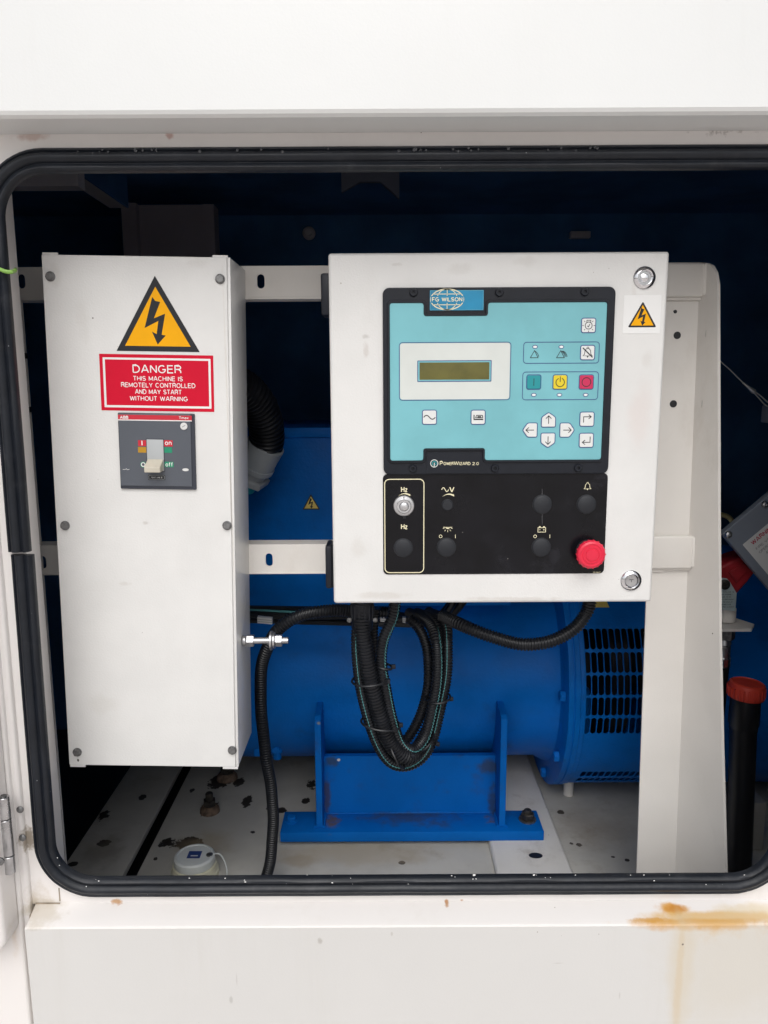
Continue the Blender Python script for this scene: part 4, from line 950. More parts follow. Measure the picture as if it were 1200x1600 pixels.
# white filler cap
c = atz(305, 1365, FLOOR); c.z = FLOOR
fc = thing('tank_filler', 'round white screw cap with a blue label on the deck', 'filler cap', c)
ctop = at(312, 1336, c.y)
hh = .046
q = MB(); q.lathe(c, (0, 0, 1), [(.0435, 0), (.0435, .008), (.041, .010), (.0395, .021), (.037, .022)], m_capbase, 40); build(q, 'neck', fc)
q = MB(); q.lathe(c + Vector((0, 0, .0215)), (0, 0, 1), [(.036, 0), (.0372, .002), (.0365, .014), (.034, .0165), (.031, .0168), (.030, .0155), (0, .0155)], m_cap, 40)
cap_ = build(q, 'cap', fc)
q = MB(); zt_ = c.z + .0215 + .0158; q.add([(c.x - .012, c.y - .010, zt_), (c.x + .012, c.y - .010, zt_), (c.x + .012, c.y + .012, zt_), (c.x - .012, c.y + .012, zt_)], [(0, 1, 2, 3)], mat('label_blue', (.02, .05, .20), .4)); q.add([(c.x - .006, c.y - .004, zt_ + .0002), (c.x + .007, c.y - .004, zt_ + .0002), (c.x + .007, c.y - .001, zt_ + .0002), (c.x - .006, c.y - .001, zt_ + .0002)], [(0, 1, 2, 3)], m_label); build(q, 'cap_label', cap_)
q = MB(); q.tube(spline([c + Vector((.03, .0, .038)), c + Vector((.046, .004, .036)), c + Vector((.06, -.01, .02)), c + Vector((.064, -.03, .002))], .004), .0013, m_cap, 8); build(q, 'tether', fc)
q = MB(); q.lathe(c + Vector((.028, 0, .037)), (0, 0, 1), [(.006, 0), (.006, .002), (.003, .003)], m_dull, 12); build(q, 'tether_rivet', cap_)

# ================================================================== ALTERNATOR
YA, ZA, RA = 1.64, EYE - .608, .20
al = thing('alternator', 'large blue horizontal alternator with slotted guard and bolted foot', 'alternator', (.05, YA, FLOOR))
XA0, XA1 = at(396, 1090, YA - RA).x - .12, .350
q = MB(); q.lathe((XA0, YA, ZA), (1, 0, 0), [(.14, -.02), (RA - .012, 0), (RA, .01), (RA, XA1 - XA0 - .03), (RA + .012, XA1 - XA0 - .005), (RA + .03, XA1 - XA0)], m_blue, 96); build(q, 'barrel', al)
q = MB(); q.lathe((XA1 - .002, YA, ZA), (1, 0, 0), [(.252, 0), (.2600, .002), (.2600, .011), (.2578, .0122), (.2578, .0138), (.2600, .015), (.2600, .024), (.2575, .0252), (.2575, .0268), (.2578, .028), (.2578, .034), (.252, .036)], m_blue, 128); fln = build(q, 'flange', al)
q = MB(); q.lathe((0, 0, 0), (-1, 0, 0), [(.011, 0), (.011, .009), (.009, .0105)], m_blue, 6, False); b0 = None
for a_ in (4, 58, 118, -32, -68, 178, 238):
    M = TR((XA1 - .003, YA - .236 * math.cos(R(a_)), ZA + .236 * math.sin(R(a_)))) 
    if b0 is None: b0 = build(q, 'flange_bolt', fln, M)
    else: again(b0, fln, M)
# slotted guard: real slots in a curved sheet
RG = .2565; GX0, GX1 = XA1 + .033, .86
def gp(x, a, r_=RG): return (x, YA - r_ * math.cos(a), ZA - r_ * math.sin(a))   # a = 0 faces the camera, grows downward
q = MB()
NX = 10; pitch = (at(1005, 1060, YA - RG).x - at(919, 1060, YA - RG).x) / 8.4
gx = [at(919, 1060, YA - RG).x - pitch * .25 + pitch * i for i in range(16)]
def ang_of(py):   # angle at which the guard's surface shows at picture height py
    best = None
    for i in range(-900, 900):
        a = i / 1000; x, y, z = gp(.33, a); v = Vector((.33, y, z - EYE))
        yy = 800 - v.dot(UP) / v.dot(fwd) * FPX
        if best is None or abs(yy - py) < best[0]: best = (abs(yy - py), a)
    return best[1]
def ang_low(py):
    best = None
    for i in range(600, 1300):
        a = i / 1000; x, y, z = gp(.33, a); v = Vector((.33, y, z - EYE)); yy = 800 - v.dot(UP) / v.dot(fwd) * FPX
        if best is None or abs(yy - py) < best[0]: best = (abs(yy - py), a)
    return best[1]
rows = [(982, 1015), (1019, 1052), (1055, 1087), (1090, 1119), (1122, 1147)]
rows_a = [(ang_of(a), ang_of(b)) for a, b in rows]
low_a = [(ang_low(1206), ang_low(1214.5)), (ang_low(1216), ang_low(1221.5))]
bands = rows_a + low_a
TH = .002
def slot_cell(x0, x1, a0, a1, sx0_, sx1_, sa0, sa1):
    inner = rrect(sx0_, sx1_, sa0 * RG, sa1 * RG, min(sx1_ - sx0_, (sa1 - sa0) * RG) / 2 * .98, 3)
    outer = rrect(x0, x1, a0 * RG, a1 * RG, 1e-5, 3); n_ = len(inner)
    V = [gp(x, s / RG) for x, s in outer] + [gp(x, s / RG) for x, s in inner] + [gp(x, s / RG, RG - TH) for x, s in inner]
    q.add(V, [(i, (i + 1) % n_, n_ + (i + 1) % n_, n_ + i) for i in range(n_)] + [(n_ + i, n_ + (i + 1) % n_, 2 * n_ + (i + 1) % n_, 2 * n_ + i) for i in range(n_)], m_blue, False)
def strip(a0, a1, x0, x1, n_=8):
    V = []
    for i in range(n_ + 1):
        a = a0 + (a1 - a0) * i / n_; V += [gp(x0, a), gp(x1, a)]
    q.add(V, [(2 * i, 2 * i + 1, 2 * i + 3, 2 * i + 2) for i in range(n_)], m_blue, True)
edges = [bands[0][0] - .02]
for i in range(4): edges.append((bands[i][1] + bands[i + 1][0]) / 2)
edges.append(bands[4][1] + .01)
for bi in range(5):
    strip(edges[bi], edges[bi + 1], GX0, gx[0] - pitch * .08, 3)
    for i in range(15):
        slot_cell(gx[i] - pitch * .08, gx[i + 1] - pitch * .08, edges[bi], edges[bi + 1], gx[i] - pitch * .01, gx[i] + pitch * .85, bands[bi][0], bands[bi][1])
    strip(edges[bi], edges[bi + 1], gx[15] - pitch * .08, GX1, 3)
l0, l1 = low_a[0][0] - .012, low_a[1][1] + .012; lm = (low_a[0][1] + low_a[1][0]) / 2
strip(edges[5], l0, GX0, GX1, 12)
lx_ = [GX0 + .012 + pitch * i for i in range(18)]
for (a0, a1, b_) in ((l0, lm, low_a[0]), (lm, l1, low_a[1])):
    strip(a0, a1, GX0, lx_[0] - pitch * .1, 2)
    for i in range(17): slot_cell(lx_[i] - pitch * .1, lx_[i + 1] - pitch * .1, a0, a1, lx_[i] - pitch * .03, lx_[i] + pitch * .84, b_[0], b_[1])
    strip(a0, a1, lx_[17] - pitch * .1, GX1, 2)
strip(l1, math.pi + .5, GX0, GX1, 20); strip(-math.pi + .5, edges[0], GX0, GX1, 30)
build(q, 'slotted_guard', al)
q = MB(); q.lathe((GX0, YA, ZA), (1, 0, 0), [(.10, 0), (.10, .05), (.14, .07), (.17, .075), (.17, .115), (.12, .12), (.07, .13), (.07, .4)], m_tube, 48); build(q, 'rotor_fan', al)
q = MB(); q.box(GX0 + .002, GX0 + .05, YA - .12, YA + .1, ZA - .19, ZA - .02, m_blue, .01); build(q, 'inner_bracket', al)
q = MB(); c = at(888, 1236, 1.56); q.lathe((c.x, 1.56, FLOOR - .006), (0, 0, 1), [(.011, 0), (.011, ZA - .254 - FLOOR + .02)], m_frame, 16); build(q, 'guard_leg', al)
q = MB(); aa = ang_of(950)
q.add([gp(at(929, 950, 1.45).x, aa, RG + .0012), gp(at(953, 950, 1.45).x, aa, RG + .0012), gp(at(946, 938, 1.46).x, aa - .12, RG + .0025), gp(at(936, 938, 1.46).x, aa - .12, RG + .0025)], [(0, 1, 2, 3)], m_yellow2)
build(q, 'guard_label', al, label='yellow warning label on the slotted guard')
# terminal box
TBY = 1.47
tb0, tb1 = at(398, 900, TBY).x - .06, at(800, 900, TBY).x
zl1, zl0, zb0 = at(480, 668, TBY - .008).z, at(480, 684, TBY - .008).z, at(480, 948, TBY).z
q = MB(); q.box(tb0, tb1, TBY, 1.78, zb0, zl0 + .004, m_blue, .003); tbx = build(q, 'terminal_box', al)
q = MB(); q.box(tb0 - .006, tb1 + .006, TBY - .007, 1.79, zl0, zl1, m_blue, .003); build(q, 'terminal_box_lid', tbx)
q = MB(); c = at(486.5, 797, TBY); w_ = at(502, 797, TBY).x - at(471, 797, TBY).x; warn_triangle(q, c.x, c.z, w_, TBY - .0008, m_ink, m_yellow2, True); build(q, 'warning_triangle', tbx)
# foot
fy0, fz0, fz1 = 1.362, at(640, 1315, 1.362).z, at(640, 1300, 1.362).z
q = MB(); q.box(at(437.5, 1308, fy0).x, at(850, 1308, fy0).x, fy0, 1.437, fz0, fz1, m_bluef, .0015); ft = build(q, 'foot_plate', al)
def gusset(pxl, pxr):
    xL, xR = at(pxl, 1250, 1.376).x, at(pxr, 1250, 1.376).x; zt2 = at(498, 1126, 1.376).z
    mb = MB(); pl = [(1.376, fz1 + .0005), (1.376, zt2), (1.386, zt2 + .006), (1.46, zt2 + .012), (1.6, zt2 + .0), (1.6, fz1 - .02), (1.43, fz1 + .0005)]
    n_ = len(pl); mb.add([(xL, y, z) for y, z in pl] + [(xR, y, z) for y, z in pl], [tuple(range(n_)), tuple(range(n_, 2 * n_))] + [(i, (i + 1) % n_, n_ + (i + 1) % n_, n_ + i) for i in range(n_)], m_bluef)
    o_ = build(mb, 'gusset', al); bv_ = o_.modifiers.new('bevel', 'BEVEL'); bv_.width = .0012; bv_.segments = 2
    return xL, xR, mb
g1 = gusset(493.5, 503.5); g2 = gusset(780.5, 790.5)
for xL, xR, _ in (g1, g2):
    q = MB(); q.tube([Vector((xL - .001, 1.3765, fz1 + .001)), Vector((xL - .001, 1.43, fz1 + .001))], .004, m_bluef, 8); q.tube([Vector((xR + .001, 1.3765, fz1 + .001)), Vector((xR + .001, 1.43, fz1 + .001))], .004, m_bluef, 8); build(q, 'weld_bead', al)
wtz = at(640, 1181, 1.440).z
q = MB(); q.hexa([(g1[1] - .001, 1.428, fz1 - .005), (g2[0] + .001, 1.428, fz1 - .005), (g2[0] + .001, 1.44, fz1 - .005), (g1[1] - .001, 1.44, fz1 - .005), (g1[1] - .001, 1.440, wtz), (g2[0] + .001, 1.440, wtz), (g2[0] + .001, 1.452, wtz), (g1[1] - .001, 1.452, wtz)], m_bluef); build(q, 'foot_web', al)
q = MB(); a, b = at(610, 1271, 1.428), at(690, 1271, 1.428); q.tube([Vector((a.x, 1.427, fz1 + .002)), Vector((b.x, 1.427, fz1 + .002))], .003, m_bluef, 8)
q.tube([Vector((g1[1], 1.4275, fz1 + .001)), Vector((g2[0], 1.4275, fz1 + .001))], .0018, m_bluef, 8); build(q, 'weld_bead', al)
c = at(456, 1290, 1.402); q = MB(); q.lathe((c.x, 1.402, fz1), (0, 0, 1), [(.013, 0), (.013, .002), (.0095, .003), (.009, .009), (.007, .011)], m_bluef, 12); build(q, 'foot_bolt', ft)
c = at(824, 1284, 1.402); q = MB(); q.lathe((c.x, 1.402, fz1), (0, 0, 1), [(.017, 0), (.017, .003)], m_dull, 24); q.lathe((c.x, 1.402, fz1 + .0028), (0, 0, 1), [(.0135, 0), (.0135, .011), (.012, .0125)], m_oily, 6, False, .4); q.lathe((c.x, 1.402, fz1 + .015), (0, 0, 1), [(.0075, 0), (.0075, .006), (.006, .0072)], m_oily, 14); build(q, 'foot_bolt', ft, label='bare steel bolt holding the right end of the foot')
# small drain cock hanging on the left of the barrel
q = MB(); c = at(433, 1172, 1.50)
q.box(c.x - .012, c.x + .012, 1.49, 1.52, c.z - .004, c.z + .02, m_blue, .003); q.lathe((c.x, 1.50, c.z - .018), (0, 0, 1), [(.009, 0), (.009, .02)], m_blue, 12); q.lathe((c.x, 1.49, c.z + .008), (0, -1, 0), [(.008, 0), (.008, .008)], m_blue, 6, False)
q.lathe((c.x - .014, 1.505, c.z + .012), (1, 0, 0), [(.006, -.008), (.006, .036)], m_blue, 10)
build(q, 'drain_cock', al)
q = MB(); c = at(405, 1165, 1.50); q.box(c.x - .01, c.x + .01, 1.49, 1.5, c.z - .02, c.z + .03, m_blue, .002); build(q, 'end_bracket', al)

# engine seen dimly to the right of the post
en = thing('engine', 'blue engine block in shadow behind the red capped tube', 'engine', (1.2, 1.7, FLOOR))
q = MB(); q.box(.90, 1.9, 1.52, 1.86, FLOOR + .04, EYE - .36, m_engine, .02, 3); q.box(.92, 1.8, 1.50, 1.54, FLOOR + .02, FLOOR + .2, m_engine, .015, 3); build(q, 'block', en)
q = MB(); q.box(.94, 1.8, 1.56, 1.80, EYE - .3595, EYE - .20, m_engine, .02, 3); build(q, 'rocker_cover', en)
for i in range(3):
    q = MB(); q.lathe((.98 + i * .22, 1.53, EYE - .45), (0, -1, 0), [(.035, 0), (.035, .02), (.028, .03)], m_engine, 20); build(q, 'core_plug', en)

# ================================================================== CONDUITS AND CABLES
def conduit(pts, r_, name, label, cat='cable', group=None, stripe=None, pitch=.0046, depth=.17, seg=16):
    P = even(spline(pts, .002), pitch / 4)
    ph_ = random.random() * 6
    P = [p_ + Vector((math.sin(i * .021 + ph_), math.sin(i * .017 + ph_ * 2), math.sin(i * .025 + ph_ * 3))) * .0011 + Vector((math.sin(i * .083 + ph_), 0, math.sin(i * .071))) * .0003 for i, p_ in enumerate(P)]
    mb = MB(); mb.tube(P, lambda i: r_ * (1 if i % 4 < 2 else 1 - depth), m_conduit, seg)
    o_ = build(mb, name, None, label=label, cat=cat, group=group, auto=24)
    if stripe is not None:
        off = Vector(stripe).normalized(); S_ = []
        for i, p_ in enumerate(P):
            t = (P[min(i + 1, len(P) - 1)] - P[max(i - 1, 0)]).normalized(); e = (off - t * off.dot(t)).normalized(); S_.append(p_ + e * r_ * (.97 if i % 4 < 2 else .95 - depth))
        mb = MB(); mb.tube(S_, .0006, m_stripe, 6); build(mb, 'coloured_stripe', o_)
    return o_
A = at
grp = 'corrugated conduits under the control cabinet'
# big conduit and grey gland between breaker box and terminal box
bgc = conduit([A(330, 590, 1.22), A(372, 602, 1.25), A(398, 624, 1.28), A(413, 655, 1.31), A(416, 685, 1.335), A(413, 700, 1.35)], .0305, 'power_conduit', 'thick black corrugated conduit curving out behind the breaker box', pitch=.0085, depth=.14, seg=32)
gc = A(417, 692, 1.345); ge = A(386, 752, 1.375); ax = (ge - gc).normalized()
gl = thing('cable_gland', 'grey plastic gland at the end of the thick conduit', 'gland', ge)
q = MB(); q.lathe(gc, ax, [(.0315, 0), (.0335, .002), (.0325, .044), (.0345, .045), (.0345, .053), (.033, .055)], m_grey, 36); build(q, 'sleeve', gl)
q = MB(); q.lathe(gc + ax * .054, ax, [(.027, 0), (.027, .018)], m_grey, 30); build(q, 'thread', gl)
q = MB(); q.lathe(gc + ax * .068, ax, [(.034, 0), (.037, .002), (.037, .012), (.034, .014)], m_grey, 6, False, .5); q.lathe(gc + ax * .082, ax, [(.020, 0), (.020, .02)], m_keyteal, 24); build(q, 'lock_nut', gl)

# loops hanging below the cabinet
main = conduit([A(566, 942, 1.062), A(567, 985, 1.058), A(577, 1045, 1.052), A(592, 1110, 1.050), A(608, 1158, 1.052), A(630, 1182, 1.062), A(652, 1172, 1.085), A(672, 1130, 1.11), A(688, 1070, 1.12), A(690, 1010, 1.13), A(680, 975, 1.16), A(650, 962, 1.22)], .0122, 'loop_conduit', 'middle fat conduit of the hanging loop, leaving the ribbed sleeve', group=grp)
conduit([A(561, 950, 1.078), A(557, 990, 1.066), A(560, 1045, 1.062), A(572, 1105, 1.062), A(588, 1155, 1.064), A(610, 1190, 1.068), A(640, 1194, 1.08), A(668, 1172, 1.095), A(684, 1120, 1.105), A(697, 1060, 1.11), A(700, 1000, 1.125), A(694, 968, 1.16), A(670, 955, 1.22)], .0088, 'loop_conduit', 'outermost conduit of the hanging loop with a teal stripe, left edge', group=grp, stripe=(-.15, -1, .1))
conduit([A(616, 940, 1.065), A(612, 965, 1.065), A(598, 1000, 1.062), A(595, 1035, 1.06), A(603, 1075, 1.06), A(612, 1120, 1.06), A(626, 1160, 1.062), A(645, 1172, 1.072), A(664, 1150, 1.085), A(677, 1095, 1.095), A(683, 1040, 1.105), A(680, 1000, 1.12), A(668, 972, 1.16), A(640, 958, 1.22)], .0088, 'loop_conduit', 'inner conduit of the hanging loop that comes straight from the cabinet, teal striped', group=grp, stripe=(.9, -.9, 0))
conduit([A(640, 965, 1.15), A(657, 985, 1.14), A(668, 1020, 1.13), A(668, 1070, 1.125), A(658, 1115, 1.12), A(640, 1150, 1.115), A(622, 1165, 1.11), A(604, 1130, 1.105), A(592, 1080, 1.10), A(585, 1030, 1.10), A(582, 990, 1.10), A(585, 950, 1.10)], .0085, 'loop_conduit', 'rearmost conduit of the hanging loop, thin and half hidden', group=grp)
conduit([A(690, 962, 1.14), A(720, 975, 1.10), A(765, 993, 1.08), A(815, 1007, 1.07), A(862, 1002, 1.07), A(898, 983, 1.075), A(916, 958, 1.08), A(922, 938, 1.08)], .0098, 'swag_conduit', 'corrugated conduit sagging right in front of the flange', 'cable')
conduit([A(412, 1385, 1.235), A(423, 1345, 1.225), A(427, 1290, 1.21), A(424, 1240, 1.195), A(415, 1180, 1.18), A(409, 1110, 1.17), A(409, 1050, 1.15), A(418, 1012, 1.13), A(436, 982, 1.12), A(470, 960, 1.12), A(515, 953, 1.13), A(560, 955, 1.15), A(620, 958, 1.16)], .0098, 'long_conduit', 'long corrugated conduit rising beside the breaker box and bending right', 'cable')
# ribbed black sleeve
c = A(566, 944, 1.065)
sv = thing('cable_sleeve', 'short black ribbed sleeve under the cabinet holding fat conduits', 'cable sleeve', c + Vector((0, 0, -.035)))
pr = []
q = MB(); q.lathe(c + Vector((0, 0, .003)), (0, 0, -1), [(.0165, 0), (.0165, .018), (.0158, .019), (.0158, .030), (.0150, .032), (.0150, .040)], m_black, 28)
for k_ in range(14):
    a_ = 2 * math.pi * k_ / 14; q.box(c.x + .0163 * math.cos(a_) - .0009, c.x + .0163 * math.cos(a_) + .0009, c.y + .0163 * math.sin(a_) - .0009, c.y + .0163 * math.sin(a_) + .0009, c.z - .02, c.z, m_black)
build(q, 'sleeve', sv)
for dx in (-.0185, .0185):
    q = MB(); q.lathe(c + Vector((dx, -.004, -.0215)), (0, -1, 0), [(.0036, 0), (.0036, .004), (.002, .005)], m_dull, 12); build(q, 'sleeve_screw', sv)
# loom lying on the barrel, with paper tags
def cable(pts, r_, name, label, m=m_conduit, cat='cable', group=None, seg=10):
    mb = MB(); mb.tube(spline(pts, .006), r_, m, seg); return build(mb, name, None, label=label, cat=cat, group=group)
gl2 = 'cables lying along the top of the alternator'
cable([A(370, 952, 1.38), A(450, 953, 1.38), A(530, 955, 1.36), A(620, 962, 1.34), A(690, 968, 1.33), A(730, 930, 1.33), A(750, 880, 1.36)], .0075, 'loom_cable', 'upper black cable of the loom across the blue terminal box', group=gl2)
cable([A(370, 968, 1.375), A(440, 970, 1.375), A(520, 972, 1.36), A(600, 974, 1.33), A(668, 972, 1.32), A(705, 940, 1.33), A(720, 890, 1.36)], .0062, 'loom_cable', 'lower black cable of the loom lying over the barrel', group=gl2)
cable([A(380, 960, 1.365), A(470, 963, 1.36), A(560, 962, 1.34), A(640, 968, 1.31), A(690, 962, 1.30), A(712, 930, 1.31), A(722, 880, 1.34)], .007, 'loom_cable', 'middle black cable of the loom with the paper tags', group=gl2)
cable([A(385, 953, 1.37), A(430, 955, 1.365), A(470, 957, 1.36)], .0022, 'thin_wire', 'thin teal wire along the loom beside the breaker box', m_stripe, 'wire')
for i, (xa, ya, xb, yb, hh_, Y, lab) in enumerate(((402, 969, 425, 971, 10, 1.33, 'pale tag on the loom beside the breaker box'), (594, 967, 603, 968, 9, 1.28, 'small pale tag on the loom left of the inner conduit'), (629, 969, 634, 970, 8, 1.27, 'narrowest pale tag on the loom inside the loop'), (639, 969, 663, 973, 9, 1.27, 'long ribbed pale tag on the loom inside the loop'))):
    a, b = A(xa, ya, Y), A(xb, yb, Y); hz = hh_ / 2 * Y / 1200
    q = MB(); q.hexa([(a.x, Y, a.z - hz), (b.x, Y, b.z - hz), (b.x, Y + .010, b.z - hz), (a.x, Y + .010, a.z - hz), (a.x, Y, a.z + hz), (b.x, Y, b.z + hz), (b.x, Y + .010, b.z + hz), (a.x, Y + .010, a.z + hz)], m_label)
    for t in (.3, .65): q.stroke([(a.x, a.z - hz + 2 * hz * t), (b.x, b.z - hz + 2 * hz * t)], .0006, Y - .0003, m_greyink)
    build(q, 'cable_tag', label=lab, cat='cable tag', group='pale tags on the cable loom')
# cable ties
def tie(cx, cy, Y, w, h_, ang, label):
    c_ = A(cx, cy, Y); pts = []
    for k_ in range(25):
        t = 2 * math.pi * k_ / 24; e = Vector((math.cos(t) * w, math.sin(t) * h_, 0)); e = Matrix.Rotation(R(ang), 3, 'Y') @ e; pts.append(c_ + e)
    mb = MB(); mb.tube(pts, .0017, m_conduit, 6, False); mb.box(c_.x + w * .9, c_.x + w * .9 + .006, c_.y - h_ * .35, c_.y - h_ * .35 + .005, c_.z - .003, c_.z + .003, m_black, .0008)
    build(mb, 'cable_tie', label=label, cat='cable tie', group='cable ties on the hanging loop')
tie(578, 1062, 1.055, .026, .025, -4, 'cable tie round the left side of the loop, upper')
tie(595, 1130, 1.054, .029, .025, 8, 'cable tie round the left side of the loop, lower')
tie(620, 1178, 1.058, .023, .024, 62, 'cable tie near the bottom of the loop')
tie(684, 1090, 1.105, .019, .022, -6, 'cable tie round the right side of the loop, upper')
tie(662, 1160, 1.092, .020, .024, -40, 'cable tie round the right side of the loop, lower')
tie(600, 1041, 1.062, .012, .012, 10, 'small cable tie with a stub round the inner conduit')

# ================================================================== RIGHT HAND SIDE
# grey box with its warning label, turned on its corner
Yp = 1.22
pc = A(1128, 834, Yp); pt = A(1195, 778, Yp); pb = A(1200, 906, Yp)
u = (pt - pc).normalized(); v = Vector((u.z, 0, -u.x))           # v runs down to the right
Mp = Matrix(((u.x, 0, -v.x, pc.x), (0, 1, 0, Yp), (u.z, 0, -v.z, pc.z), (0, 0, 0, 1)))
vb = thing('valve_plate', 'grey tilted plate with a warning label beside the white post', 'sign plate', Mp)
LW, LH = (pt - pc).length * 1.0 + .004, .16
q = MB(); q.prism(rrect(0, LW + .06, -LH, 0, .003, 3), 0, .012, m_greyplate, .0015, 2)
build(q, 'plate', vb, Mp)
Mi = Mp.inverted()
def lp_(px, py): q_ = Mi @ A(px, py, Yp); return q_.x, q_.z
q = MB(); q.lathe((0, 0, 0), (0, -1, 0), [(.006, 0), (.006, .001), (.0048, .003), (.002, .0042), (.0018, .003), (0, .003)], m_steel, 16)
s1 = build(q, 'plate_screw', vb, Mp @ TR((lp_(1138, 835)[0], 0, lp_(1138, 835)[1])))
again(s1, vb, Mp @ TR((lp_(1195, 788)[0], 0, lp_(1195, 788)[1])))
l0 = lp_(1160, 851); l1 = lp_(1200, 886)
q = MB(); q.flat(rrect(l0[0], l0[0] + .12, l0[1] - .085, l0[1], .001, 1), -.0004, m_label); lbm = build(q, 'warning_label', vb, Mp)
q = MB(); q.text('WARNING', l0[0] + .012, l0[0] + .058, l0[1] - .0085, .0075, -.0006, m_redink, .0003)
for i, (s_, ind, w_) in enumerate((('FIRE VALVE MUST BE', .012, .075), ('OPERATED AND RESET', .012, .072), ('AFTER MAINTENANCE', .020, .060), ('TO ENSURE CORRECT', .020, .062), ('SETTING OF THE', .020, .050), ('VALVE', .020, .018))):
    q.text(s_, l0[0] + ind, l0[0] + ind + w_, l0[1] - .0205 - i * .0082, .0042, -.0006, m_greyink)
build(q, 'lettering', lbm, Mp)
# brass pipe
q = MB(); q.tube(spline([A(1105, 804, 1.24), A(1125, 804, 1.24), A(1138, 808, 1.24), A(1145, 818, 1.24), A(1148, 835, 1.245)], .004), .0042, m_brass, 12); build(q, 'brass_pipe', label='thin bent brass pipe above the tilted grey plate', cat='pipe')
# red fire valve with its lever, tag, bracket and hose fitting
Yv = 1.25
vx = A(1138, 960, Yv)
fv = thing('fire_valve', 'red cast valve with silver tag beside the white post', 'valve', vx)
q = MB(); pts = [A(1108, 905, Yv), A(1122, 888, Yv), A(1160, 868, Yv), A(1178, 884, Yv), A(1182, 892, Yv), A(1168, 910, Yv), A(1150, 930, Yv), A(1120, 935, Yv)]
q.prism([(p_.x, p_.z) for p_ in pts], Yv, Yv + .03, m_valve, .004, 3)
vbd = build(q, 'valve_body', fv)
q = MB(); pts = [A(1140, 894, Yv - .005), A(1162, 880, Yv - .005), A(1172, 889, Yv - .005), A(1152, 911, Yv - .005)]; q.prism([(p_.x, p_.z) for p_ in pts][::-1], Yv - .004, Yv + .001, m_valve, .0015, 2); build(q, 'raised_panel', vbd)
q = MB(); pts = [A(1118, 878, Yv + .04), A(1140, 868, Yv + .04), A(1160, 862, Yv + .04), A(1150, 880, Yv + .04), A(1118, 896, Yv + .04)]; q.prism([(p_.x, p_.z) for p_ in pts], Yv + .035, Yv + .06, m_valve, .003); build(q, 'valve_lever', fv)
q = MB(); pts = [A(1112, 918, Yv - .012), A(1118, 908, Yv - .012), A(1126, 903, Yv - .012), A(1136, 904, Yv - .012), A(1141, 910, Yv - .012), A(1151, 927, Yv - .012), A(1149, 955, Yv - .012), A(1112, 951, Yv - .012)]
q.prism([(p_.x, p_.z) for p_ in pts], Yv - .012, Yv - .0105, m_tag); tg = build(q, 'metal_tag', fv, label='silver tag with black lettering')
q = MB()
for i, s_ in enumerate(('THE VALVE IS', 'OF THIS ASSEMBLY', 'SUPPLIED AS AN', 'VIEW COMPONENT', 'AND SHOULD', 'NOT BE USED TO BE', 'OR RE-USED')):
    x0 = A(1121 + .8 * (i % 2), 925 + i * 3.9, Yv - .0122); x1 = A(1147 - 2.5 * (i % 3), 925 + i * 3.9, Yv - .0122); q.text(s_, x0.x, x1.x, x0.z, .0022, Yv - .0124, m_ink)
build(q, 'lettering', tg)
q = MB(); q.lathe(A(1132, 913, Yv - .0123), (0, -1, 0), [(.0085, 0), (.0085, .003), (.0066, .004), (.0035, .004), (.003, .0025), (0, .0025)], m_oily, 20); build(q, 'tag_bolt', fv)
q = MB(); q.lathe(A(1174, 882, Yv - .001), (0, -1, 0), [(.005, 0), (.005, .003)], m_label, 14); build(q, 'valve_pin', fv)
br = A(1138, 972, Yv)
q = MB(); q.lathe((br.x, Yv + .01, br.z), (0, 0, 1), [(.0155, 0), (.0155, .022)], m_frame, 20)
xR = A(1181, 975, Yv - .01).x; xm_ = A(1170, 977, Yv - .02).x
pl = [(br.x - .06, Yv - .03), (xm_, Yv - .03), (xR, Yv - .005), (xm_ - .01, Yv + .05), (br.x - .06, Yv + .05)]
zz = br.z - .002; n_ = len(pl); q.add([(x, y, zz - .005) for x, y in pl] + [(x, y, zz) for x, y in pl], [tuple(range(n_))[::-1], tuple(range(n_, 2 * n_))] + [(i, (i + 1) % n_, n_ + (i + 1) % n_, n_ + i) for i in range(n_)], m_frame)
build(q, 'bracket', fv)
zf = lambda y: A(1138, y, Yv).z
q = MB(); ctr = Vector((br.x, Yv + .01, 0))
q.lathe(ctr + Vector((0, 0, zf(1000))), (0, 0, 1), [(.0165, 0), (.0165, zf(983) - zf(1000))], m_dull, 6, False); q.lathe(ctr + Vector((0, 0, zf(1012))), (0, 0, 1), [(.009, 0), (.012, .004), (.010, zf(1000) - zf(1012))], m_steel, 18); q.lathe(ctr + Vector((0, 0, zf(1044))), (0, 0, 1), [(.0118, 0), (.0125, .002), (.0125, .016), (.0112, .018), (.0112, zf(1012) - zf(1044))], m_steel, 12, False); build(q, 'hose_fitting', fv)
q = MB(); q.tube(spline([ctr + Vector((0, 0, zf(1043))), ctr + Vector((0, .01, zf(1150))), ctr + Vector((-.01, .03, zf(1300))), ctr + Vector((-.02, .05, FLOOR + .01))], .01), .0112, m_tube, 14); build(q, 'fuel_hose', fv)
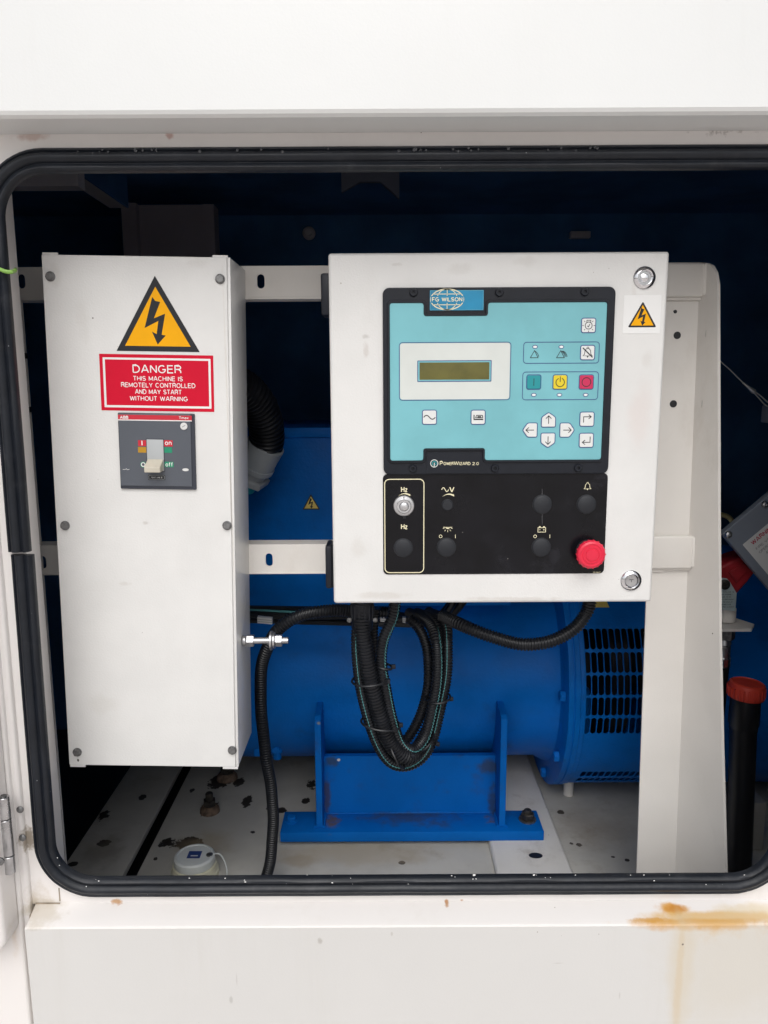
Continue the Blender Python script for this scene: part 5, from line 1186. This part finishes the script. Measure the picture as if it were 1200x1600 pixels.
# red capped filler tube
Yt = 1.20
tc_ = A(1165, 1062, Yt); ft_ = thing('filler_tube', 'black upright filler tube with a ridged red cap', 'filler tube', Vector((A(1160, 1300, Yt).x, Yt, FLOOR)))
rr_ = (A(1192, 1080, Yt).x - A(1138, 1080, Yt).x) / 2
cc_ = A(1165, 1089, Yt); axc = Vector((.06, -.0, 1)).normalized()
q = MB(); q.lathe(cc_, axc, [(rr_ * .97, 0), (rr_, .002), (rr_, .020), (rr_ * .96, .024), (rr_ * .84, .026), (rr_ * .80, .0245), (0, .024)], m_capred, 40)
for k_ in range(24):
    a_ = 2 * math.pi * k_ / 24; p_ = cc_ + Vector((math.cos(a_) * rr_, math.sin(a_) * rr_, .011)); q.box(p_.x - .0012, p_.x + .0012, p_.y - .0012, p_.y + .0012, p_.z - .008, p_.z + .008, m_capred, .0004)
build(q, 'cap', ft_)
q = MB(); q.lathe(cc_ + Vector((0, 0, -.001)), (0, 0, -1), [(rr_ * .84, 0), (rr_ * .84, .045), (rr_ * .78, .048), (rr_ * .78, .055)], m_tube, 32); build(q, 'neck', ft_)
q = MB(); e = A(1153, 1360, Yt); q.tube(spline([cc_ + Vector((0, 0, -.05)), (cc_ + e) / 2 + Vector((0, 0, -.02)), e, Vector((e.x - .006, Yt, FLOOR - .003))], .02), rr_ * .74, m_tube, 28); build(q, 'tube', ft_)
# steel lanyard
Yl = 1.16
ly = thing('steel_lanyard', 'thin steel cable with a crimped loop right of the post', 'cable', A(1200, 632, Yl))
q = MB(); q.tube([A(1112, 553, Yl), A(1140, 577, Yl), A(1163, 600, Yl)], .0009, m_cable, 8); q.tube(spline([A(1176, 610, Yl), A(1188, 618, Yl), A(1198, 627, Yl), A(1208, 634, Yl), A(1204, 636, Yl), A(1195, 632, Yl), A(1185, 621, Yl), A(1177, 612, Yl)], .002), .001, m_cable, 8); build(q, 'wire', ly)
q = MB(); a, b = A(1161, 598, Yl), A(1179, 613, Yl); q.tube([a, a + (b - a) * .5, a + (b - a) * .9, b], lambda i: (.0014, .0022, .0038, .003)[i], m_cable, 12); build(q, 'crimp', ly)
q = MB(); c = A(1212, 640, Yl); q.box(c.x - .012, c.x + .05, Yl - .006, Yl + .02, c.z - .02, c.z + .006, m_darksteel, .002); build(q, 'anchor', ly)
# side panel far right, low
q = MB(); a, b = A(1176, 1280, 1.35), A(1196, 1280, 1.35)
q.box(a.x, b.x, 1.35, 1.4, FLOOR - .003, A(1180, 1255, 1.35).z, m_floor, .002); build(q, 'engine_foot', en)
